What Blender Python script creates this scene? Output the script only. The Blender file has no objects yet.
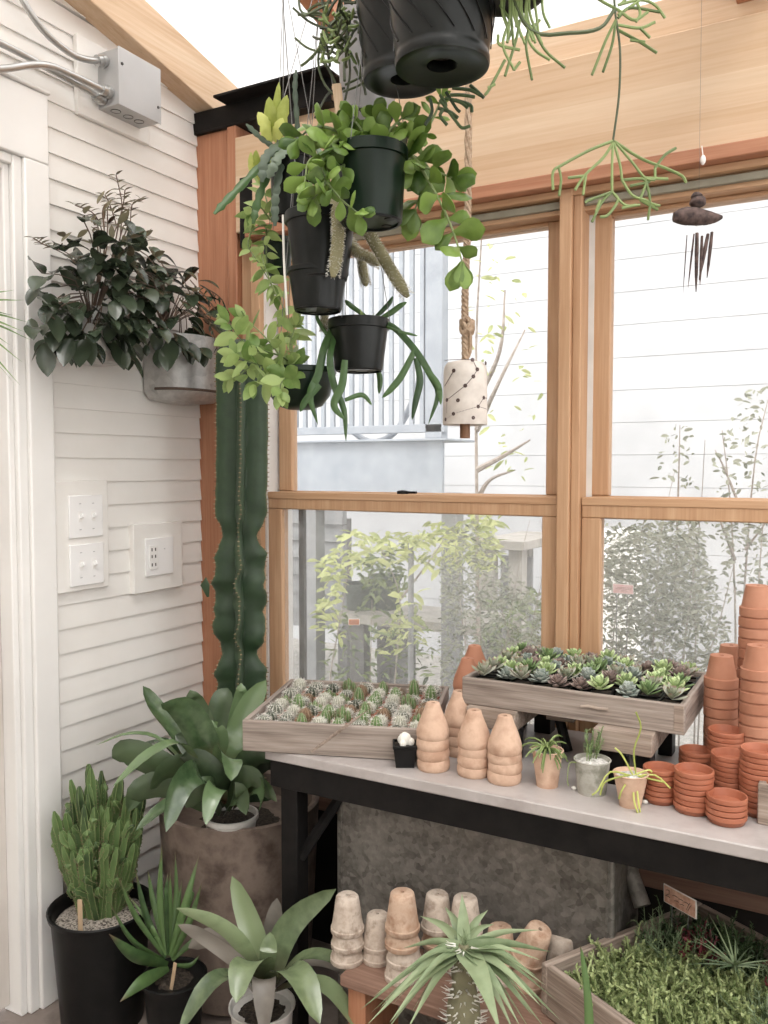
import bpy, bmesh, math, random
from mathutils import Vector, Matrix, noise
rnd = random.Random(7)
col = bpy.context.scene.collection
V = Vector
# ------------------------------------------------------------------ camera
CAM = V((1.81, -2.05, 1.38)); TH = math.radians(29.2); PT = math.radians(3); FP = 850.0
def ray(px, py):
    u = (px-384)/FP; v = (512-py)/FP
    f = math.cos(PT)+v*math.sin(PT); z = -math.sin(PT)+v*math.cos(PT)
    return V((-math.sin(TH)*f+math.cos(TH)*u, math.cos(TH)*f+math.sin(TH)*u, z))
def PD(px, py, d): return CAM+ray(px, py)*d
def on(px, py, ax, val):
    r = ray(px, py); return CAM+r*((val-CAM[ax])/r[ax])
cd = bpy.data.cameras.new('camera'); cam = bpy.data.objects.new('camera', cd); col.objects.link(cam)
cam.location = CAM; cam.rotation_euler = (math.pi/2-PT, 0, TH)
cd.sensor_fit = 'VERTICAL'; cd.sensor_height = 36; cd.lens = FP/1024*36; cd.clip_start = .02
bpy.context.scene.camera = cam
TOWARD = V((math.sin(TH), -math.cos(TH), 0))      # horizontal direction from the plants to the viewer side of the room
RIGHT = V((math.cos(TH), math.sin(TH), 0))
UP = V((0, 0, 1))

# ------------------------------------------------------------------ materials
def new_mat(name):
    m = bpy.data.materials.new(name); m.use_nodes = True; nt = m.node_tree; nt.nodes.clear()
    out = nt.nodes.new('ShaderNodeOutputMaterial'); return m, nt, out
def N(nt, t, **k):
    n = nt.nodes.new(t)
    for a, b in k.items():
        if a in n.inputs: n.inputs[a].default_value = b
        else: setattr(n, a, b)
    return n
def tone(c, k):
    m = max(c); f = k+(1-k)*max(0, min(1, (m-.62)/.12)); return tuple(x*f for x in c)
def ramp(nt, fac, stops):
    r = nt.nodes.new('ShaderNodeValToRGB'); e = r.color_ramp.elements
    while len(e) < len(stops): e.new(.5)
    for i, (p, c) in enumerate(stops): e[i].position = p; e[i].color = (*c, 1)
    nt.links.new(fac, r.inputs[0]); return r.outputs[0]
def coords(nt, scale=(1, 1, 1), kind='Object', rand=False):
    t = N(nt, 'ShaderNodeTexCoord'); m = N(nt, 'ShaderNodeMapping'); m.inputs['Scale'].default_value = scale
    nt.links.new(t.outputs[kind], m.inputs[0])
    if rand:
        oi = N(nt, 'ShaderNodeObjectInfo'); v = N(nt, 'ShaderNodeVectorMath', operation='SCALE'); c = N(nt, 'ShaderNodeCombineXYZ')
        for i in range(3): nt.links.new(oi.outputs['Random'], c.inputs[i])
        nt.links.new(c.outputs[0], v.inputs[0]); v.inputs['Scale'].default_value = 40
        a = N(nt, 'ShaderNodeVectorMath', operation='ADD'); nt.links.new(m.outputs[0], a.inputs[0]); nt.links.new(v.outputs[0], a.inputs[1]); return a.outputs[0]
    return m.outputs[0]
def noise_n(nt, vec, scale, detail=4, rough=.5):
    n = N(nt, 'ShaderNodeTexNoise'); n.inputs['Scale'].default_value = scale; n.inputs['Detail'].default_value = detail; n.inputs['Roughness'].default_value = rough
    nt.links.new(vec, n.inputs['Vector']); return n.outputs['Fac']
def mixc(nt, fac, a, b, blend='MIX'):
    m = N(nt, 'ShaderNodeMix', data_type='RGBA', blend_type=blend)
    if isinstance(fac, (int, float)): m.inputs[0].default_value = fac
    else: nt.links.new(fac, m.inputs[0])
    for s, i in ((a, 6), (b, 7)):
        if isinstance(s, tuple): m.inputs[i].default_value = (*s, 1)
        else: nt.links.new(s, m.inputs[i])
    return m.outputs[2]
def bump(nt, h, strength, dist=.01):
    b = N(nt, 'ShaderNodeBump'); b.inputs['Strength'].default_value = strength; b.inputs['Distance'].default_value = dist
    nt.links.new(h, b.inputs['Height']); return b.outputs[0]
def principled(nt, out, colr, rough=.5, metal=0, normal=None, spec=.5, **k):
    p = N(nt, 'ShaderNodeBsdfPrincipled')
    if isinstance(colr, tuple): p.inputs['Base Color'].default_value = (*colr, 1)
    else: nt.links.new(colr, p.inputs['Base Color'])
    if isinstance(rough, (int, float)): p.inputs['Roughness'].default_value = rough
    else: nt.links.new(rough, p.inputs['Roughness'])
    p.inputs['Metallic'].default_value = metal; p.inputs['Specular IOR Level'].default_value = spec
    for a, b in k.items(): p.inputs[a].default_value = b
    if normal is not None: nt.links.new(normal, p.inputs['Normal'])
    nt.links.new(p.outputs[0], out.inputs[0]); return p
def wood(name, cols, axis, rough=.55, s=1.0, bstr=.15, bands=None):
    cols = [tuple(x*.80 for x in c) for c in cols]
    m, nt, o = new_mat(name)
    sc = [26*s]*3; sc[axis] = 1.6*s
    v = coords(nt, sc); n1 = noise_n(nt, v, 1, 5, .6)
    sc2 = [150*s]*3; sc2[axis] = 5*s
    n2 = noise_n(nt, coords(nt, sc2), 1, 3, .6)
    c = ramp(nt, n1, [(.3, cols[0]), (.52, cols[1]), (.72, cols[2])])
    c2 = mixc(nt, .35, c, ramp(nt, n2, [(.35, cols[0]), (.65, cols[2])]))
    if bands:                                   # laminations across z, each a tone of its own
        t = N(nt, 'ShaderNodeTexCoord'); sx = N(nt, 'ShaderNodeSeparateXYZ'); nt.links.new(t.outputs['Object'], sx.inputs[0])
        q = N(nt, 'ShaderNodeMath', operation='MULTIPLY'); q.inputs[1].default_value = 1/bands; nt.links.new(sx.outputs[2], q.inputs[0])
        fl = N(nt, 'ShaderNodeMath', operation='FLOOR'); nt.links.new(q.outputs[0], fl.inputs[0])
        w = N(nt, 'ShaderNodeTexWhiteNoise', noise_dimensions='1D'); nt.links.new(fl.outputs[0], w.inputs['W'])
        c2 = mixc(nt, .45, c2, ramp(nt, w.outputs['Value'], [(0, cols[0]), (1, cols[2])]))
    principled(nt, o, c2, rough, normal=bump(nt, n2, bstr, .003)); return m
def speckle(name, c1, c2, scale=30, rough=.6, metal=0, b=.1, c3=None, rand=True, detail=6, lo=.35, hi=.65, spec=.5):
    c1, c2 = tone(c1, .78), tone(c2, .78); c3 = tone(c3, .78) if c3 else None
    if max(c2) < .06: spec = .25; c1 = tuple(x*.45 for x in c1); c2 = tuple(x*.45 for x in c2)
    m, nt, o = new_mat(name)
    v = coords(nt, rand=rand); n = noise_n(nt, v, scale, detail, .6)
    stops = [(lo, c1), (hi, c2)] if c3 is None else [(lo, c1), ((lo+hi)/2, c2), (hi, c3)]
    principled(nt, o, ramp(nt, n, stops), rough, metal, bump(nt, n, b, .004), spec); return m
def plant(name, c1, c2, base=None, tip=None, rough=.4, trans=.3, edge=None, stripe=None, spec=.5):
    c1, c2 = tone(c1, .6), tone(c2, .72); base = tone(base, .7) if base else None; edge = tone(edge, .75) if edge else None; tip = tone(tip, .75) if tip else None
    m, nt, o = new_mat(name)
    a = N(nt, 'ShaderNodeAttribute', attribute_name='tc'); sp = N(nt, 'ShaderNodeSeparateColor'); nt.links.new(a.outputs['Color'], sp.inputs[0])
    n = noise_n(nt, coords(nt), 38, 4)
    ad = N(nt, 'ShaderNodeMath', operation='MULTIPLY_ADD'); nt.links.new(n, ad.inputs[0]); ad.inputs[1].default_value = .8; nt.links.new(sp.outputs[1], ad.inputs[2])
    c = ramp(nt, ad.outputs[0], [(.3, c1), (1.1 if False else 1.0, c2)])
    if base: c = mixc(nt, ramp(nt, sp.outputs[0], [(.0, (1, 1, 1)), (.30, (0, 0, 0))]), c, base)
    if tip: c = mixc(nt, ramp(nt, sp.outputs[0], [(.8, (0, 0, 0)), (1, (1, 1, 1))]), c, tip)
    if edge: c = mixc(nt, ramp(nt, sp.outputs[2], [(.72, (0, 0, 0)), (1, (1, 1, 1))]), c, edge)
    if stripe:
        sv = N(nt, 'ShaderNodeMath', operation='MULTIPLY'); sv.inputs[1].default_value = stripe[1]; nt.links.new(sp.outputs[2], sv.inputs[0])
        si = N(nt, 'ShaderNodeMath', operation='SINE'); nt.links.new(sv.outputs[0], si.inputs[0])
        c = mixc(nt, ramp(nt, si.outputs[0], [(.2, (0, 0, 0)), (1, (.55, .55, .55))]), c, stripe[0])
    p = principled(nt, o, c, rough, normal=bump(nt, n, .12, .003), spec=spec)
    if trans:
        t = N(nt, 'ShaderNodeBsdfTranslucent'); nt.links.new(c, t.inputs[0]); mx = N(nt, 'ShaderNodeMixShader'); mx.inputs[0].default_value = trans
        nt.links.new(p.outputs[0], mx.inputs[1]); nt.links.new(t.outputs[0], mx.inputs[2]); nt.links.new(mx.outputs[0], o.inputs[0])
    return m
def glassy(name, dust, dustcol, noise_amt=0.0, tint=(1, 1, 1), refl=.5):
    m, nt, o = new_mat(name)
    tr = N(nt, 'ShaderNodeBsdfTransparent'); tr.inputs[0].default_value = (*tint, 1)
    df = N(nt, 'ShaderNodeBsdfDiffuse'); df.inputs[0].default_value = (*dustcol, 1)
    tl = N(nt, 'ShaderNodeBsdfTranslucent'); tl.inputs[0].default_value = (*dustcol, 1)
    m0 = N(nt, 'ShaderNodeMixShader'); m0.inputs[0].default_value = .6; nt.links.new(df.outputs[0], m0.inputs[1]); nt.links.new(tl.outputs[0], m0.inputs[2])
    m1 = N(nt, 'ShaderNodeMixShader'); nt.links.new(tr.outputs[0], m1.inputs[1]); nt.links.new(m0.outputs[0], m1.inputs[2])
    if noise_amt:
        n = noise_n(nt, coords(nt), 9, 6, .65); r = N(nt, 'ShaderNodeMath', operation='MULTIPLY_ADD'); nt.links.new(n, r.inputs[0]); r.inputs[1].default_value = noise_amt; r.inputs[2].default_value = dust-noise_amt/2
        nt.links.new(r.outputs[0], m1.inputs[0])
    else: m1.inputs[0].default_value = dust
    gl = N(nt, 'ShaderNodeBsdfGlossy'); gl.inputs['Roughness'].default_value = .02
    fr = N(nt, 'ShaderNodeFresnel'); fr.inputs[0].default_value = 1.45
    fm = N(nt, 'ShaderNodeMath', operation='MULTIPLY'); fm.inputs[1].default_value = refl; nt.links.new(fr.outputs[0], fm.inputs[0])
    m2 = N(nt, 'ShaderNodeMixShader'); nt.links.new(fm.outputs[0], m2.inputs[0]); nt.links.new(m1.outputs[0], m2.inputs[1]); nt.links.new(gl.outputs[0], m2.inputs[2])
    nt.links.new(m2.outputs[0], o.inputs[0]); return m
def galvanised(name, c1, c2, sc=55, rough=.5, metal=.75):
    m, nt, o = new_mat(name)
    v = coords(nt); vo = N(nt, 'ShaderNodeTexVoronoi'); vo.inputs['Scale'].default_value = sc; nt.links.new(v, vo.inputs['Vector'])
    s = N(nt, 'ShaderNodeSeparateColor'); nt.links.new(vo.outputs['Color'], s.inputs[0])
    n = noise_n(nt, v, 7, 7, .7); n2 = noise_n(nt, v, 60, 3, .6)
    c = ramp(nt, s.outputs[0], [(0, c1), (1, c2)])
    c = mixc(nt, ramp(nt, n, [(.42, (0, 0, 0)), (.68, (.6, .6, .6))]), c, tuple(min(1, x*1.5) for x in c2))
    c = mixc(nt, .35, c, ramp(nt, n2, [(.35, c1), (.7, c2)]))
    principled(nt, o, c, rough, metal, bump(nt, n2, .08, .002)); return m

FIR = ((.50, .27, .14), (.64, .385, .215), (.74, .48, .30))
PALE = ((.62, .40, .23), (.78, .55, .36), (.86, .67, .48))
RED = ((.38, .15, .075), (.52, .225, .12), (.61, .31, .18))
M = {}
M['fir_x'] = wood('fir grain x', FIR, 0); M['fir_z'] = wood('fir grain z', FIR, 2); M['fir_y'] = wood('fir grain y', FIR, 1)
M['glulam'] = wood('laminated fir', PALE, 0, bands=.038, bstr=.05); M['rafter'] = wood('pale rafter', PALE, 1, bstr=.05); M['rafter_x'] = wood('pale plate wood', PALE, 0, bstr=.05)
M['red_z'] = wood('reddish post wood', RED, 2, bstr=.05); M['red_x'] = wood('reddish plank wood', RED, 0)
GREYW = ((.14, .10, .075), (.38, .29, .23), (.60, .50, .42))
M['plank'] = wood('worn brownish shelf plank', ((.2, .105, .07), (.31, .18, .13), (.42, .27, .2)), 0, .7); M['grey_x'] = wood('weathered grey wood', ((.13, .095, .075), (.40, .325, .275), (.60, .52, .46)), 0, .8, 1.2, .3)
M['grey_y'] = wood('weathered grey wood across', ((.13, .095, .075), (.40, .325, .275), (.60, .52, .46)), 1, .8, 1.2, .3)
M['brown_x'] = wood('rough brown crate wood', GREYW, 0, .8, 1.3, .4); M['brown_y'] = wood('rough brown crate wood across', GREYW, 1, .8, 1.3, .4)
M['stake'] = wood('plain wooden stake', ((.5, .34, .2), (.62, .45, .29), (.7, .53, .37)), 2, .7, 2)
M['siding'] = speckle('cream painted siding', (.8, .775, .735), (.84, .82, .785), 4, .45, b=.03, rand=False)
M['trim'] = speckle('white gloss trim paint', (.8, .785, .76), (.85, .835, .81), 3, .4, b=.02, rand=False)
M['door'] = speckle('painted door', (.66, .6, .55), (.7, .65, .6), 3, .4, b=.02, rand=False)
M['plate'] = speckle('white switch plastic', (.84, .83, .82), (.86, .85, .84), 3, .3, b=.0, rand=False)
M['dark'] = speckle('dark slot', (.05, .045, .04), (.08, .07, .06), 9, .6)
M['steelbox'] = speckle('painted grey steel', (.55, .55, .55), (.6, .6, .6), 5, .4, .3, b=.02)
M['conduit'] = speckle('zinc conduit', (.55, .55, .54), (.66, .66, .65), 8, .28, .9, b=.02)
M['blacksteel'] = speckle('black steel', (.02, .018, .018), (.04, .036, .034), 30, .5, .3, b=.1)
M['blackplastic'] = speckle('black nursery plastic', (.012, .012, .012), (.026, .025, .024), 25, .42, b=.06)
M['blackgloss'] = speckle('smooth black hanging pot plastic', (.012, .015, .013), (.03, .034, .031), 25, .3, b=.04)
M['greenplastic'] = speckle('dark green plastic', (.012, .035, .018), (.024, .055, .03), 12, .33, b=.04)
M['greyplastic'] = speckle('pale grey plastic', (.30, .29, .29), (.4, .39, .39), 12, .4, b=.04)
M['whitepot'] = speckle('white plastic pot', (.62, .6, .56), (.72, .7, .67), 12, .4, b=.04)
M['soil'] = speckle('dark soil', (.02, .014, .009), (.1, .075, .055), 150, .95, b=1, lo=.42, hi=.66)
M['gravel'] = speckle('gritty potting mix', (.06, .045, .035), (.52, .46, .4), 190, .9, b=.9, c3=(.62, .55, .47), lo=.4, hi=.64)
M['whitegravel'] = speckle('white pebble gravel', (.4, .38, .34), (.85, .83, .8), 120, .9, b=.9)
M['terra'] = speckle('clean terracotta', (.49, .205, .118), (.60, .285, .178), 9, .75, b=.06)
M['saucer'] = speckle('red terracotta', (.42, .135, .07), (.53, .195, .11), 9, .45, b=.05)
M['terrapale'] = speckle('dusty pale terracotta', (.56, .345, .235), (.68, .47, .345), 14, .85, b=.12, c3=(.61, .395, .28))
M['terraold'] = speckle('old lime stained clay', (.33, .24, .18), (.66, .56, .47), 34, .9, b=.3, c3=(.52, .41, .33), lo=.3, hi=.68)
M['terraorange'] = speckle('old orange stained clay', (.40, .22, .135), (.64, .46, .34), 34, .9, b=.3, c3=(.55, .34, .225), lo=.3, hi=.68)
M['concretepot'] = speckle('mossy grey clay', (.3, .3, .24), (.55, .53, .47), 30, .9, b=.25, c3=(.42, .4, .34))
M['bigclay'] = speckle('large brown clay', (.11, .075, .058), (.27, .205, .165), 9, .75, b=.2, c3=(.18, .13, .105), rand=False)
M['tank'] = galvanised('galvanised steel', (.085, .075, .064), (.27, .25, .225), 85, .55, .5)
M['zinc'] = galvanised('light zinc', (.32, .31, .3), (.56, .55, .53), 35, .45, .5)
M['tabletop'] = speckle('worn pinkish grey bench top', (.4, .35, .335), (.58, .53, .51), 5, .4, b=.08, c3=(.5, .45, .43), rand=False, spec=.6)
M['floor'] = speckle('worn brown concrete', (.17, .13, .11), (.3, .25, .22), 5, .6, b=.2, c3=(.24, .19, .165), rand=False)
M['basewall'] = speckle('dark grey shade-toned base wall', (.035, .03, .027), (.07, .06, .055), 5, .8, b=.2, rand=False)  # dark grey curb; wood wall above has the bench shadow in its colour
M['rope'] = speckle('tan rope', (.4, .27, .17), (.62, .47, .34), 120, .9, b=.5)
M['bell'] = speckle('cream stoneware', (.68, .61, .55), (.75, .69, .63), 25, .6, b=.05)
M['mark'] = speckle('brown glaze', (.07, .035, .03), (.12, .07, .06), 25, .5)
M['clapper'] = wood('brown wooden clapper', ((.2, .09, .04), (.28, .13, .06), (.34, .17, .09)), 2)
M['stone'] = speckle('dark brown pitted stone', (.035, .02, .018), (.17, .11, .095), 60, .75, b=.8)
M['wire'] = speckle('thin steel wire', (.16, .16, .155), (.24, .24, .235), 20, .45, .6)
M['whitestring'] = speckle('white string', (.7, .68, .62), (.78, .76, .7), 20, .8)
M['weather'] = speckle('olive jamb liner', (.3, .275, .2), (.38, .35, .27), 10, .5, b=.02, rand=False)
M['whiteliner'] = speckle('white jamb liner', (.7, .69, .67), (.75, .74, .72), 10, .4, b=.02, rand=False)
M['sign'] = speckle('orange pink price card', (.62, .3, .2), (.78, .5, .38), 60, .5, b=0)
M['signedge'] = speckle('white card edge', (.78, .74, .7), (.82, .79, .75), 20, .5, b=0)
M['pinksign'] = speckle('pale pink price card', (.72, .42, .4), (.8, .55, .52), 60, .5, b=0)
M['orangesign'] = speckle('burnt orange card', (.5, .16, .06), (.62, .24, .1), 60, .5, b=0)
M['glass'] = glassy('clear window glass', .06, (.9, .9, .9), .03)
M['dustglass'] = glassy('dusty lower window glass', .13, (.85, .85, .84), .09)
M['roofglass'] = glassy('frosted roof glazing', .35, (.95, .95, .95), .05, refl=.2)
# outside
M['outwall'] = speckle('white painted boards outside', (.53, .54, .56), (.60, .61, .63), 3, .6, b=.05, rand=False)
M['outground'] = speckle('pale gravel ground', (.26, .25, .23), (.46, .44, .41), 30, .9, b=.3, rand=False)
M['outsteel'] = speckle('blue grey painted steel', (.30, .335, .38), (.38, .415, .46), 9, .5, b=.05)
M['outdark'] = speckle('weathered dark grey timber', (.11, .11, .11), (.2, .195, .19), 9, .7, b=.1)
M['outgrey'] = speckle('grey painted timber', (.23, .235, .24), (.33, .335, .34), 9, .7, b=.1)
M['outbench'] = speckle('pale grey bench timber', (.33, .31, .28), (.48, .45, .41), 9, .8, b=.1)
M['outpot'] = speckle('dark green grey outdoor pot', (.05, .065, .055), (.1, .12, .105), 9, .6)
M['bark'] = speckle('pale bark', (.28, .23, .19), (.45, .4, .35), 50, .9)
M['outleaf'] = plant('pale yellow green outdoor leaf', (.34, .42, .13), (.62, .66, .3), rough=.5, trans=.4)
M['outfine'] = plant('grey green fine outdoor leaf', (.16, .19, .12), (.42, .44, .33), rough=.6, trans=.3)
M['outdarkleaf'] = plant('deep green outdoor leaf', (.06, .1, .04), (.26, .33, .13), rough=.5, trans=.3)
# plants
M['walll'] = plant('glossy dark wall plant leaf', (.022, .034, .022), (.085, .115, .07), rough=.24, trans=.12, spec=.8)
M['wallt'] = plant('bronze young leaf', (.1, .055, .035), (.3, .27, .17), rough=.4)
M['stem'] = plant('brown plant stem', (.1, .06, .045), (.2, .13, .09), trans=0, rough=.6)
M['gstem'] = plant('green plant stem', (.13, .2, .06), (.3, .38, .15), trans=0, rough=.5)
M['brom'] = plant('bromeliad leaf', (.05, .10, .04), (.20, .30, .14), base=(.22, .085, .05), rough=.24, trans=.1, spec=.9)
M['brom_shade'] = plant('shade-darkened bromeliad leaf', (.028, .05, .026), (.10, .15, .07), rough=.3, trans=.05)  # bromeliad green darkened, imitating shadow among the leaves
M['brom2'] = plant('silvery bromeliad leaf', (.08, .13, .06), (.30, .38, .20), base=(.14, .12, .07), rough=.26, trans=.12, spec=.7)
M['bromu'] = plant('greyish leaf underside', (.15, .13, .11), (.3, .27, .23), rough=.4, trans=.1)
M['aloe'] = plant('green narrow leaf', (.04, .095, .03), (.14, .24, .08), rough=.4, trans=.1, tip=(.16, .1, .06))
M['tall'] = plant('deep green tall cactus skin', (.008, .024, .011), (.035, .072, .03), rough=.5, trans=0, edge=(.09, .12, .055))
M['spine'] = plant('brown spine', (.2, .12, .07), (.42, .32, .2), trans=0, rough=.7)
M['spinew'] = plant('white spine', (.6, .56, .48), (.82, .8, .74), trans=0, rough=.7)
M['euph'] = plant('green clump cactus skin', (.025, .06, .018), (.14, .23, .075), rough=.55, trans=0, edge=(.34, .42, .17))
M['pachy'] = plant('pale green long leaf', (.19, .28, .13), (.46, .56, .33), rough=.45, trans=.2)
M['trunk'] = plant('spiny grey green trunk', (.12, .11, .06), (.3, .28, .17), trans=0, rough=.8)
M['jade'] = plant('jade leaf', (.09, .20, .03), (.36, .54, .12), rough=.35, trans=.3, spec=.5)
M['lime'] = plant('lime leaf', (.44, .56, .08), (.72, .76, .26), rough=.4, trans=.4)
M['mid'] = plant('fresh green leaf', (.17, .33, .06), (.50, .64, .24), rough=.4, trans=.35)
M['grey_leaf'] = plant('grey green flat stem', (.1, .15, .1), (.25, .32, .23), rough=.45, trans=.15)
M['darkstrap'] = plant('dark green flat stem', (.03, .085, .025), (.1, .2, .06), rough=.35, trans=.2)
M['rhip'] = plant('green thin stem', (.13, .2, .05), (.32, .42, .15), rough=.45, trans=.1)
M['rhipd'] = plant('olive dark thin stem', (.03, .04, .018), (.11, .14, .06), rough=.5, trans=0)
M['monkey'] = plant('fuzzy olive cactus tail', (.18, .17, .075), (.42, .39, .23), rough=.9, trans=0)
M['spider'] = plant('grass green narrow leaf', (.08, .2, .05), (.3, .45, .16), rough=.4, trans=.3)
M['cgreen'] = plant('green cactus skin', (.05, .12, .03), (.17, .28, .09), rough=.5, trans=0, edge=(.62, .62, .45))
M['cgrey'] = plant('grey cactus skin', (.06, .07, .045), (.2, .21, .16), rough=.7, trans=0, edge=(.75, .72, .64))
M['cpale'] = plant('pale cactus skin', (.3, .3, .22), (.55, .55, .44), rough=.7, trans=0, edge=(.85, .82, .74))
M['cdark'] = plant('dark cactus skin', (.02, .03, .018), (.07, .09, .055), rough=.5, trans=0, edge=(.5, .48, .42))
M['cbrown'] = plant('brownish cactus skin', (.13, .07, .04), (.27, .16, .09), rough=.6, trans=0, edge=(.5, .36, .24))
M['s_green'] = plant('fresh rosette', (.26, .40, .15), (.60, .72, .38), rough=.45, trans=.15)
M['s_blue'] = plant('blue grey rosette', (.3, .38, .33), (.56, .61, .55), rough=.55, trans=.1)
M['s_purple'] = plant('purple brown rosette', (.2, .13, .12), (.44, .34, .3), rough=.5, trans=.1, base=(.2, .24, .15))
M['s_pale'] = plant('pale fuzzy rosette', (.42, .52, .3), (.61, .61, .5), rough=.7, trans=.15, tip=(.42, .26, .2))
M['s_dark'] = plant('dark green rosette', (.12, .22, .08), (.36, .5, .22), rough=.4, trans=.1)
M['sed1'] = plant('pale sedum', (.20, .30, .09), (.56, .64, .30), rough=.5, trans=.2)
M['sed2'] = plant('dark pine sedum', (.025, .055, .02), (.1, .16, .06), rough=.5, trans=.1)
M['sed3'] = plant('blue green pencil sedum', (.11, .19, .09), (.36, .46, .25), rough=.5, trans=.1)
M['sedred'] = plant('dark red sedum', (.12, .02, .03), (.28, .06, .07), rough=.5, trans=.1)

# ------------------------------------------------------------------ mesh builder
class MB:
    def __init__(s): s.v = []; s.f = []; s.c = []
    def add(s, vs, fs, cs=None):
        o = len(s.v); s.v += [tuple(x) for x in vs]; s.f += [tuple(i+o for i in f) for f in fs]
        s.c += cs if cs else [(.5, .5, 0)]*len(vs)
    def box(s, c, d, rot=None, r=.5):
        h = V(d)/2; vs = []
        for x in (-1, 1):
            for y in (-1, 1):
                for z in (-1, 1):
                    p = V((x*h.x, y*h.y, z*h.z)); p = rot @ p if rot else p; vs.append(p+V(c))
        s.add(vs, [(0, 1, 3, 2), (4, 6, 7, 5), (0, 4, 5, 1), (2, 3, 7, 6), (0, 2, 6, 4), (1, 5, 7, 3)], [(.5, r, 0)]*8)
        return s
    def bb(s, x0, x1, y0, y1, z0, z1): return s.box(((x0+x1)/2, (y0+y1)/2, (z0+z1)/2), (x1-x0, y1-y0, z1-z0))
    def prism(s, poly, a, b, axis):
        n = len(poly); vs = []
        for q in (a, b):
            for (u, w) in poly: vs.append({0: (q, u, w), 1: (u, q, w), 2: (u, w, q)}[axis])
        fs = [tuple(range(n)), tuple(range(2*n-1, n-1, -1))]+[(i, (i+1) % n, n+(i+1) % n, n+i) for i in range(n)]
        s.add(vs, fs); return s
    def tube(s, pts, r, n=8, rr=None, flat=1.0, cap=True, closed=False):
        pts = [V(p) for p in pts]; m = len(pts)
        if not isinstance(r, (list, tuple)): r = [r]*m
        rr = rnd.random() if rr is None else rr
        t0 = (pts[1]-pts[0]).normalized(); u = t0.orthogonal().normalized(); vs = []; cs = []
        for i, p in enumerate(pts):
            t = (pts[min(i+1, m-1)]-pts[max(i-1, 0)]).normalized()
            u = (u-t*u.dot(t)); u = u.normalized() if u.length > 1e-6 else t.orthogonal().normalized()
            w = t.cross(u)
            for k in range(n):
                a = 2*math.pi*k/n; vs.append(p+u*math.cos(a)*r[i]+w*math.sin(a)*r[i]*flat); cs.append((i/(m-1), rr, 0))
        fs = [(i*n+k, i*n+(k+1) % n, (i+1)*n+(k+1) % n, (i+1)*n+k) for i in range(m-1) for k in range(n)]
        if cap: fs += [tuple(reversed(range(n))), tuple(range((m-1)*n, m*n))]
        s.add(vs, fs, cs); return s
    def lathe(s, prof, c=(0, 0, 0), n=28, M3=None, rr=.5, rib=None):
        c = V(c); vs = []; cs = []; L = len(prof)
        for i, (r, z) in enumerate(prof):
            for k in range(n):
                a = 2*math.pi*k/n; q = r; e = 0
                if rib: e = (.5+.5*math.cos(a*rib[0])); q = r*(1-rib[1]+rib[1]*e)
                p = V((q*math.cos(a), q*math.sin(a), z)); p = M3 @ p if M3 else p; vs.append(p+c); cs.append((i/max(1, L-1), rr, e))
        fs = [(i*n+k, i*n+(k+1) % n, (i+1)*n+(k+1) % n, (i+1)*n+k) for i in range(L-1) for k in range(n)]
        if prof[0][0] > 1e-5 and prof[-1][0] > 1e-5 and (abs(prof[0][0]-prof[-1][0])+abs(prof[0][1]-prof[-1][1]) < 1e-6): pass
        s.add(vs, fs, cs); return s
    def ell(s, c, r, n=10, m=6, M3=None, rr=.5):
        prof = [(math.sin(math.pi*i/m), -math.cos(math.pi*i/m)) for i in range(m+1)]; prof[0] = (.001, -1); prof[-1] = (.001, 1)
        vs = []; cs = []
        for (q, z) in prof:
            for k in range(n):
                a = 2*math.pi*k/n; p = V((q*math.cos(a)*r[0], q*math.sin(a)*r[1], z*r[2])); p = M3 @ p if M3 else p; vs.append(p+V(c)); cs.append((.5, rr, 0))
        s.add(vs, [(i*n+k, i*n+(k+1) % n, (i+1)*n+(k+1) % n, (i+1)*n+k) for i in range(m) for k in range(n)], cs); return s
    def strap(s, pts, W, prof='strap', side=None, fold=.18, rr=None, thick=0, twist=0):
        """a leaf that follows a line of points; side = direction of its width"""
        pts = [V(p) for p in pts]; m = len(pts); rr = rnd.random() if rr is None else rr
        hd = pts[-1]-pts[0]; hd = V((hd.x, hd.y, 0))
        if side is None:
            side = hd.cross(UP) if hd.length > .01 else RIGHT.copy()
        side = V(side).normalized(); vs = []; cs = []
        for i, p in enumerate(pts):
            t = i/(m-1); tg = (pts[min(i+1, m-1)]-pts[max(i-1, 0)]).normalized()
            sd = side-tg*side.dot(tg); sd = sd.normalized() if sd.length > 1e-4 else tg.orthogonal().normalized()
            if twist: sd = Matrix.Rotation(twist*t, 3, tg) @ sd
            nn = sd.cross(tg).normalized()
            if nn.z < 0 and abs(nn.z) > .05 and not twist: nn = -nn
            w = W/2*PROF[prof](t)
            ring = [p-sd*w, p-sd*w*.5-nn*fold*w*.75, p-nn*fold*w, p+sd*w*.5-nn*fold*w*.75, p+sd*w]
            ec = [1, .5, 0, .5, 1]
            if thick:
                h = thick*min(1, PROF[prof](t)*1.2)
                ring += [p+sd*w*.6+nn*h, p+nn*h*1.2, p-sd*w*.6+nn*h]; ec += [.6, 0, .6]
            vs += ring; cs += [(t, rr, e) for e in ec]
        k = len(ring)
        if thick: fs = [(i*k+j, i*k+(j+1) % k, (i+1)*k+(j+1) % k, (i+1)*k+j) for i in range(m-1) for j in range(k)]+[tuple(reversed(range(k))), tuple(range((m-1)*k, m*k))]
        else: fs = [(i*k+j, i*k+j+1, (i+1)*k+j+1, (i+1)*k+j) for i in range(m-1) for j in range(k-1)]
        s.add(vs, fs, cs); return s
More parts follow.
